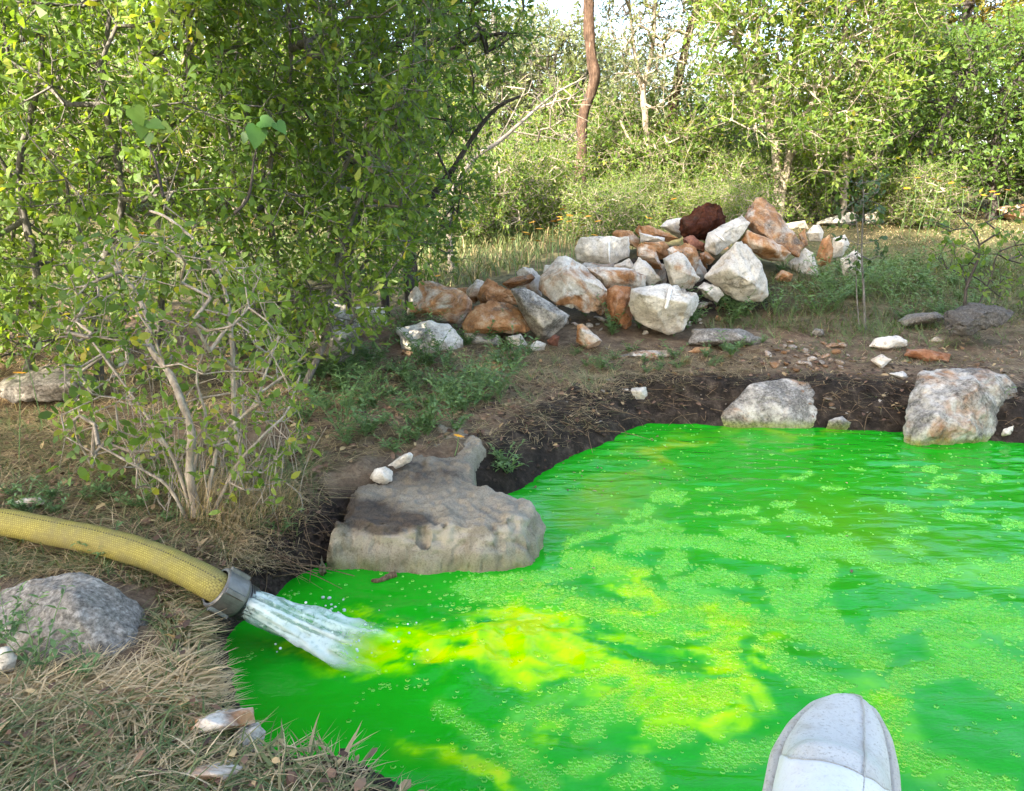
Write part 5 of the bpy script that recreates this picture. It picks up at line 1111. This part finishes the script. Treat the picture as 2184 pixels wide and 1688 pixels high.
def blade_obj(name, label, sets):
    parts, tints = [], []
    for s in sets:
        V, F, t = s; parts.append((V, F)); tints.append(t)
    V, F = merge(parts); return tag(mk(name, V, F, M_GRASS, attrs={'tint': np.clip(np.concatenate(tints), 0, 1)}), label=label, kind='stuff')
g = R_(50)
LOWL = [(-350, 1250), (0, 1225), (330, 1250), (470, 1330), (490, 1450), (560, 1560), (760, 1560), (900, 1640), (990, 1720), (900, 1900), (-300, 1900)]
def bset(P, L, W, lean, tint, ts, rg=g, seg=4, lift=1.0, head=None):
    n = len(P)
    if L <= .25 and n and P[:, 1].min() < 3: L = np.minimum(L, .035 + .75 * pool_sd(P[:, 0], P[:, 1]))
    if head is None and n: head = 7.5 * nz2(P[:, 0], P[:, 1], 1.6, 2, 90) + rg.normal(0, 1.5, n)
    return blades(P, L * rg.uniform(.5, 1.3, n), W * rg.uniform(.6, 1.3, n), np.clip(lean + rg.normal(0, .15, n), .02, .97), rg, rg.normal(tint, ts, n), lift, seg, head)
P1 = ground_pts(LOWL, 3600, g); P2 = clumpy(ground_pts(LOWL, 9000, g), g, 4, -.25, 81)
DRYP = ground_pts([(30, 1440), (330, 1450), (480, 1460), (500, 1530), (360, 1540), (100, 1520), (-200, 1500)], 1500, g)
def keep_off(P, poly):
    q = proj(P); return P[~inpoly(q[:, 0], q[:, 1], np.array(poly, float))]
ROCKQ = [(-200, 1180), (345, 1200), (350, 1470), (200, 1500), (-200, 1480)]
P1, P2 = keep_off(P1, ROCKQ), keep_off(P2, ROCKQ)
P1 = P1[pool_sd(P1[:, 0], P1[:, 1]) > .07]; P2 = P2[pool_sd(P2[:, 0], P2[:, 1]) > .06]
blade_obj('grass', 'long green and straw grass matted on the near bank', [bset(P1, .22, .0042, .70, .36, .16, seg=5), bset(P2, .19, .0032, .84, .78, .18), bset(P2[::4] + [.01, .01, .012], .10, .006, .9, .62, .14), bset(DRYP, .20, .0032, .88, .88, .07)])
HOSEA = [(-300, 900), (100, 880), (330, 960), (640, 960), (700, 1000), (700, 1090), (600, 1200), (480, 1230), (300, 1180), (0, 1110), (-300, 1080)]
HOSEB = [(-300, 1130), (0, 1150), (200, 1200), (420, 1250), (470, 1300), (300, 1260), (150, 1225), (-300, 1260)]
P3 = ground_pts(HOSEA, 3200, g); P4 = ground_pts(HOSEA, 6500, g); P5 = ground_pts(HOSEB, 1400, g); P6 = ground_pts(HOSEB, 1500, g)
# sheaf of straw falling over the bank by the coupling
SH1 = ground_pts([(430, 1130), (560, 1150), (660, 1190), (600, 1240), (500, 1220)], 420, g); SH3 = ground_pts([(400, 1060), (520, 1060), (640, 1080), (640, 1140), (480, 1150), (380, 1120)], 900, g); SH2 = ground_pts([(330, 1270), (430, 1290), (460, 1350), (440, 1420), (340, 1350)], 700, g)
blade_obj('dry_grass', 'dry straw-coloured grass and green blades around the yellow hose', [bset(P3, .11, .003, .6, .34, .1), bset(P4, .16, .0024, .9, .72, .12), bset(P5, .10, .003, .6, .36, .12), bset(P6, .14, .0024, .88, .75, .1), bset(SH1, .20, .0024, .6, .82, .08), bset(SH3, .24, .0024, .42, .80, .10, head=g.normal(.5, .9, len(SH3)), lift=1.3), bset(SH3[::3] + [.01, 0, 0], .20, .0032, .4, .38, .10), bset(SH2, .14, .003, .65, .62, .2, head=g.normal(-.5, .6, len(SH2)))])
MIDP = [(600, 760), (900, 760), (1200, 780), (1330, 830), (1300, 920), (1100, 970), (1000, 950), (880, 960), (700, 1000), (620, 950)]
P7 = ground_pts(MIDP, 6500, g); P8 = ground_pts([(900, 720), (1300, 740), (1640, 740), (1640, 800), (1400, 820), (1250, 850), (1000, 800)], 5200, g)
P9 = ground_pts([(1320, 790), (1900, 770), (2184, 760), (2300, 900), (1900, 880), (1500, 860), (1300, 900)], 1500, g); P9b = ground_pts([(1640, 690), (2184, 690), (2350, 760), (1900, 780), (1640, 745)], 1900, g)
P10 = ground_pts([(-300, 700), (0, 720), (300, 740), (560, 780), (640, 900), (300, 930), (0, 900), (-300, 900)], 5000, g)
blade_obj('dry_grass', 'thin straw and needles strewn over the path before the pile', [bset(P7, .12, .0024, .88, .68, .14), bset(P8, .12, .0026, .93, .72, .12), bset(P9, .11, .0022, .93, .62, .12), bset(P9b, .10, .0028, .85, .62, .2), bset(P9b[::3], .11, .0036, .5, .34, .1), bset(P10, .15, .0028, .72, .74, .14)])
RG1 = [(1500, 700), (1560, 640), (1640, 590), (1850, 560), (2184, 560), (2400, 600), (2400, 690), (2050, 690), (1900, 730), (1800, 720), (1640, 715)]
RG2 = [(1700, 560), (1850, 520), (2000, 480), (2184, 470), (2500, 480), (2500, 600), (2184, 580), (1900, 580)]
BG = [(880, 640), (900, 480), (1100, 440), (1400, 420), (1660, 420), (1640, 470), (1500, 470), (1250, 500), (1150, 560), (1050, 600)]
FP = [(1640, 500), (1680, 430), (1900, 430), (2300, 430), (2400, 520), (2184, 515), (1900, 530), (1750, 540)]
Q1 = ground_pts(RG1, 8500, g); Q2 = ground_pts(RG2, 9000, g); Q3 = ground_pts(BG, 9000, g); Q5 = ground_pts(FP, 7000, g)
blade_obj('grass', 'soft green grass around the sapling and the pile tail', [bset(Q1, .16, .0048, .45, .32, .10), bset(Q1[:2500], .16, .0036, .8, .66, .1), bset(Q2, .075, .0052, .45, .36, .10), bset(Q2[:2600], .08, .0045, .6, .72, .12)])
blade_obj('meadow_grass', 'tall sunlit meadow grass behind the rock pile', [bset(Q5, .09, .007, .6, .80, .12), bset(Q5[::3], .09, .008, .5, .42, .12), bset(Q3, .32, .009, .3, .32, .14), bset(Q3[::5] + [.03, .02, 0], .40, .006, .3, .66, .12)])
Q4 = np.stack([g.uniform(-9, 14, 6000), g.uniform(6.2, 18, 6000)], 1); Q4 = Q4[(Q4[:, 0] < 2.2) | (Q4[:, 1] > 9.6)]; Q4 = np.stack([Q4[:, 0], Q4[:, 1], H(Q4[:, 0], Q4[:, 1])], 1); Q4 = Q4[proj(Q4)[:, 0] < 1000 * 10]
blade_obj('meadow_grass', 'rough grass and weeds at the woodland edge', [bset(Q4, .32, .013, .35, .42, .18)])
# grass tussock on the bank lip
tp = G([(1460, 780)]); n = 130
tus = blades(np.repeat(tp[None], n, 0) + g.normal(0, .012, (n, 3)) * [1, 1, 0], g.uniform(.06, .17, n), np.full(n, .003), np.clip(g.normal(.4, .2, n), .05, .95), g, g.normal(.6, .15, n))
V, F, t = tus; tag(mk('grass_tussock', V, F, M_GRASS, base=tp, attrs={'tint': np.clip(t, 0, 1)}), 'straw-green grass tussock on the lip of the black bank', 'grass tuft')

# leafy weeds: prototypes, then each its own plant
def weed_proto(seed, h, nst, ll, spread):
    rg = R_(seed); wp, B, D, N, Ls = [], [], [], [], []
    for s in range(nst):
        a = rg.uniform(0, 6.28); le = h * rg.uniform(.5, 1.15); tip = np.array([math.cos(a), math.sin(a), 0]) * spread * le * rg.uniform(.3, 1) + np.array([0, 0, le * rg.uniform(.55, 1)])
        p = spline(np.array([[0, 0, 0], tip * .5 + [0, 0, .1 * le], tip]), 8); wp.append(tube(p, np.linspace(.0022, .0010, 8), 4, False))
        for i in range(2, 8):
            for sg in (0, 1):
                az = rg.uniform(0, 6.28) if sg == 0 else az + math.pi; d = np.array([math.cos(az), math.sin(az), rg.uniform(.1, .7)])
                B.append(p[i]); D.append(d); N.append([rg.normal() * .3, rg.normal() * .3, 1]); Ls.append(ll * rg.uniform(.6, 1.2) * (1.1 - .4 * i / 8))
    Ls = np.array(Ls); V, F, k = leaves(np.array(B), np.array(D), np.array(N, float), Ls, Ls * .30, 'lance')
    root = empty('leafy_weed', (0, 0, 0)); Vs, Fs = merge(wp); mk('stem', Vs, Fs, LF_WEED, parent=root, attrs={'tint': np.full(len(Vs), .55)})
    mk('foliage', V, F, LF_WEED, parent=root, attrs={'tint': np.repeat(np.clip(rg.normal(.45, .16, len(Ls)), 0, .95), k)})
    return root
PROT = [weed_proto(60, .20, 7, .050, .9), weed_proto(61, .14, 8, .042, 1.2), weed_proto(62, .26, 6, .055, .7), weed_proto(63, .10, 6, .036, 1.4)]
first = set()
def weed(p, k, s, rz, label, group):
    c = PROT[k] if k not in first else copy_tree(PROT[k]); first.add(k)
    c.location = [float(v) for v in p]; c.rotation_euler = (0, 0, rz); c.scale = (s, s, s); tag(c, label, 'weed', group)
def weed_mass(name, label, poly, n, smin, smax):
    PV = []
    for r_ in PROT:
        f_ = r_.children[1].data; co = np.zeros(len(f_.vertices) * 3); f_.vertices.foreach_get('co', co); co = co.reshape(-1, 3); tn = np.zeros(len(co)); f_.attributes['tint'].data.foreach_get('value', tn); PV.append((co, tn))
    parts, tint = [], []
    for p in ground_pts(poly, n, g):
        co, tn = PV[int(g.integers(4))]; a = g.uniform(0, 6.28); sc = g.uniform(smin, smax); ca, sa = math.cos(a) * sc, math.sin(a) * sc
        v = np.stack([co[:, 0] * ca - co[:, 1] * sa, co[:, 0] * sa + co[:, 1] * ca, co[:, 2] * sc], 1) + p; o_ = (np.arange(len(v) // 6) * 6)[:, None]
        parts.append((v, [np.concatenate([o_ + [1, 0, 2], o_ + [3, 4, 5]]), o_ + [1, 2, 4, 3]])); tint.append(tn)
    V, F = merge(parts); tag(mk(name, V, F, LF_WEED, attrs={'tint': np.concatenate(tint)}), label=label, kind='stuff')
def weeds(poly, n, label, group, smin, smax, kinds=(0, 1, 2, 3)):
    for p in ground_pts(poly, n, g): weed(p, int(g.choice(kinds)), g.uniform(smin, smax), g.uniform(0, 6.28), label, group)
weeds([(600, 820), (760, 760), (960, 780), (1080, 850), (1010, 930), (930, 950), (800, 970), (660, 960)], 95, 'lance-leaved green weed in the thick patch behind the limestone ledge', 'weeds behind the ledge', .5, .95)
weeds([(780, 700), (1000, 730), (1180, 740), (1100, 800), (900, 780)], 26, 'lance-leaved weed growing at the foot of the rock pile', 'weeds at the pile foot', .6, 1.0)
weed_mass('low_weeds', 'low green weeds spread over the right and middle banks'.replace('right and middle', 'littered'), [(1640, 690), (1900, 700), (2184, 690), (2184, 750), (1900, 745), (1650, 735)], 46, .4, .9)
weed_mass('low_weeds', 'low green weeds spread over the path between ledge and pile', [(1000, 760), (1250, 770), (1330, 810), (1250, 860), (1080, 880), (1000, 840)], 40, .35, .7)
weed_mass('low_weeds', 'low green weeds around the foot of the pale-stemmed bush', [(280, 1010), (480, 1020), (660, 1000), (680, 1080), (560, 1130), (380, 1120), (260, 1080)], 60, .3, .75)
weed_mass('undergrowth', 'green undergrowth massed beneath and behind the shrubs', [(-200, 700), (0, 690), (300, 690), (500, 680), (600, 630), (860, 610), (900, 570), (700, 550), (300, 600), (-300, 620)], 230, 1.0, 2.0)
weed_mass('meadow_weeds', 'green weeds massed in the meadow behind the pile', [(880, 560), (1060, 520), (1230, 480), (1330, 450), (1300, 440), (1000, 470), (880, 500)], 90, 1.2, 2.2)
weeds([(1150, 760), (1500, 740), (1640, 730), (1600, 770), (1300, 810)], 22, 'low weed scattered on the littered path before the pile', 'weeds on the path', .35, .7, (1, 3))
weed_mass('meadow_weeds', 'green weeds massed in the brighter grass beyond the sapling', [(1650, 550), (1900, 540), (2184, 530), (2184, 590), (1700, 600)], 60, .7, 1.2)
weeds([(1230, 670), (1640, 640), (1660, 690), (1500, 720), (1300, 720)], 34, 'green weed in the grass before the grooved white boulder', 'weeds before the white boulders', .6, 1.0)
weeds([(1650, 580), (1950, 560), (2150, 580), (2150, 660), (1900, 700), (1700, 690)], 60, 'green weed in the soft grass around the sapling', 'weeds around the sapling', .7, 1.2)
weeds([(480, 700), (640, 700), (760, 780), (640, 820), (480, 790)], 28, 'green weed under the shaded shrub', 'weeds under the shrubs', .8, 1.4)
weeds([(0, 1040), (300, 1060), (480, 1100), (300, 1130), (0, 1090)], 12, 'small weed in dry grass behind the yellow hose', 'weeds behind the hose', .4, .7, (1, 3))
for q, k, s, l in [((1440, 768), 1, .8, 'bushy weed on the lip of the black bank beside the tussock'), ((1560, 762), 1, 1.0, 'bushy weed on the path edge above the smooth boulder'), ((1080, 1010), 3, 1.1, 'blue-green weed growing in the notch of the limestone ledge'), ((1075, 995), 1, .7, 'leafy weed hanging over the notch of the ledge'),
                   ((2130, 850), 3, .7, 'small weed on top of the scooped boulder'), ((85, 1445), 2, .62, 'tall lance-leaved weed against the bluish grey boulder'), ((190, 1450), 1, .6, 'low lance-leaved weed at the white base of the bluish boulder'), ((20, 1370), 0, .55, 'weed sprig between the small pale stone and the boulder'), ((600, 1140), 3, .8, 'small weed at the left foot of the ledge'.replace('left ', '')), ((240, 1190), 3, .8, 'small weed curling over the yellow hose'), ((1400, 660), 0, .7, 'leafy sprig in front of the clay-orange stone')]:
    weed(G([q]), k, s, g.uniform(0, 6.28), l, None)

# wildflowers
M_PET = plain_mat('orange_petal', (.85, .36, .02), .6, .2, .2, 30, .1)
def flower_proto():
    root = empty('wildflower', (0, 0, 0)); V, F = tube(np.array([[0, 0, 0], [.01, 0, .5], [0, .01, 1.0]]), [.006, .005, .004], 4, False); mk('stem', V, F, LF_WEED, parent=root, attrs={'tint': np.full(len(V), .6)})
    B = np.zeros((9, 3)) + [0, .01, 1.0]; a = np.arange(9) * 2 * math.pi / 9; D = np.stack([np.cos(a), np.sin(a), .25 + 0 * a], 1); V, F, k = leaves(B, D, np.tile([0, 0, 1.], (9, 1)), np.full(9, .062), np.full(9, .034), 'oval')
    V2, F2 = lathe(np.array([0, .01, .995]), np.array([0, 0, 1.]), [(0, .004), (.01, .020), (.022, .014), (.026, .001)], 8); V, F = merge([(V, F), (V2, F2)])
    mk('flower_head', V, F, M_PET, parent=root); return root
FL = flower_proto(); ffirst = [True]
def flower(p, h, head, label, group):
    c = FL if ffirst[0] else copy_tree(FL); ffirst[0] = False; c.location = [float(v) for v in p]; c.scale = (head, head, h); c.rotation_euler = (g.normal(0, .12), g.normal(0, .12), g.uniform(0, 6.28)); tag(c, label, 'flower', group)
    for ch in c.children: ch.scale = (1, 1, 1)
def flower_at(q, Y, head, label, group):
    p = atY([q], Y)[0]; z = float(H(p[:1], p[1:2])[0]); flower((p[0], p[1], z), max(.08, p[2] - z), head, label, group)
for q in [(1938, 398), (1955, 380), (1972, 381), (1990, 383), (2010, 395), (2040, 388), (2062, 400), (2120, 408), (2138, 405), (2150, 412), (1930, 410), (2085, 415)]:
    flower_at(q, g.uniform(7.8, 9.0), .55, 'orange wildflower on a tall stem by the far path', 'orange wildflowers by the far path')
for q in [(1132, 500), (1150, 488), (1165, 500), (1180, 470), (1192, 462), (1202, 455), (1210, 466), (1220, 452), (1232, 470), (1205, 478), (1190, 490), (1218, 440), (1160, 470), (1175, 515), (1245, 480), (1262, 460), (1110, 495), (1142, 512), (1228, 490), (1290, 470), (1380, 465), (1470, 420), (1100, 510), (1198, 445), (1256, 500)]:
    flower_at(q, g.uniform(5.6, 7.0), .5, 'yellow-orange wildflower in the meadow behind the pile', 'yellow wildflowers in the meadow')
for q, Y, l in [((968, 958), 2.55, 'orange wildflower lying at the back of the limestone ledge'), ((955, 585), 4.6, 'orange wildflower by the shrub edge beside the pile'), ((232, 568), 2.75, 'orange wildflower poking through the sunlit shrub'), ((8, 800), 2.3, 'orange wildflower beside the flat weathered rock'), ((60, 720), 2.6, 'orange wildflower in dry grass under the sunlit shrub'), ((305, 500), 2.8, 'small orange wildflower among the shrub twigs')]:
    flower_at(q, Y, .34, l, None)

rw = R_(71); fb_ = []
for i in range(90):
    q = (rw.uniform(1130, 1420), rw.uniform(905, 1060)) if i < 70 else (rw.uniform(1100, 2150), rw.uniform(930, 1250)); p = atZ([q], .003)[0]
    if float(pool_sd(p[:1], p[1:2])[0]) < -.01: fb_.append(p)
fb_ = np.array(fb_); n = len(fb_); V, F, k = leaves(fb_, rw.normal(size=(n, 3)) * [1, 1, .02], np.tile([0, 0, 1.], (n, 1)), rw.uniform(.006, .02, n), rw.uniform(.003, .010, n), 'oval'); FLT = (V, F, np.repeat(rw.uniform(.3, 1, n), k))
# leaf litter, rootlets and twigs
rl = R_(70); LP_ = np.concatenate([keep_off(ground_pts(LOWL, 380, rl), ROCKQ) + [0, 0, .02], ground_pts(HOSEA, 1300, rl), ground_pts(MIDP, 900, rl), ground_pts([(1320, 740), (2184, 740), (2184, 900), (1320, 890)], 700, rl)])
n = len(LP_); D = rl.normal(size=(n, 3)) * [1, 1, .2]; V, F, k = leaves(LP_ + [0, 0, .012], D, rl.normal(size=(n, 3)) * .3 + [0, 0, 1], rl.uniform(.015, .04, n), rl.uniform(.008, .02, n), 'oval')
M_LIT = leaf_mat('dead_leaf', [(0, (.04, .024, .016)), (.4, (.12, .065, .04)), (.75, (.22, .13, .08)), (1, (.40, .30, .15))], .1, .8)
tag(mk('leaf_litter', V, F, M_LIT, attrs={'tint': np.repeat(rl.random(n), k)}), label='fallen brown leaves scattered on the banks', kind='stuff')
M_SOIL = plain_mat('black_soil', (.042, .031, .024), .95, .15, .5, 70, .5)
tag(mk('floating_leaves', *FLT[:2], M_LIT, attrs={'tint': FLT[2]}), label='tiny leaf bits floating in the far corner of the pool', kind='stuff')
bp = []
for i in range(420):
    q = (rl.uniform(1050, 2180), rl.uniform(780, 930)) if i < 260 else (rl.uniform(540, 710), rl.uniform(1080, 1240)) if i < 360 else (rl.uniform(560, 900), rl.uniform(1540, 1640))
    p = G([q]); 
    if p[2] < .02: continue
    d = rl.normal(size=3) * [.1, .06, .03]; d[2] = -abs(d[2]) - .01; pts = np.array([p + [0, 0, .012], p + d * .5 + rl.normal(size=3) * .012 + [0, -.01, .015], p + d + [0, -.02, 0]]); pts[:, 2] = np.maximum(pts[:, 2], H(pts[:, 0], pts[:, 1]) + .004)
    bp.append(tube(spline(pts, 7), np.linspace(.0016, .0006, 7) * rl.uniform(.6, 1.6), 4, False))
cl = []
_h = []
for k_ in range(5):
    Vh, Fh = tri_hull(unit(rl.normal(size=(9, 3))) * rl.uniform(.6, 1, (9, 1))); _h.append((Vh, Fh))
for i in range(4600):
    q = (rl.uniform(1000, 2184), rl.uniform(770, 1030)) if i < 2500 else (rl.uniform(540, 720), rl.uniform(1080, 1290)) if i < 4000 else (rl.uniform(560, 930), rl.uniform(1540, 1650))
    p = atZ([q], .08)[0]; sdp = float(pool_sd(p[:1], p[1:2])[0])
    if not (.005 < sdp < .5): continue
    p[2] = float(H(p[:1], p[1:2])[0]); Vh, Fh = _h[i % 5]; cl.append((p + Vh * rl.uniform(.004, .016) * np.array([1, 1, .8]), Fh))
V, F = merge(cl); tag(mk('soil_clods', V, F, M_SOIL), label='black crumbs of soil on the cut bank', kind='stuff')
V, F = merge(bp); tag(mk('rootlets', V, F, M_TWIG), label='tangle of thin rootlets hanging from the black soil bank', kind='stuff')
print('tris', sum(sum(len(p.vertices) - 2 for p in me.polygons) if len(me.polygons) < 5000 else len(me.loops) - 2 * len(me.polygons) for me in bpy.data.meshes), 'objects', len(bpy.data.objects))
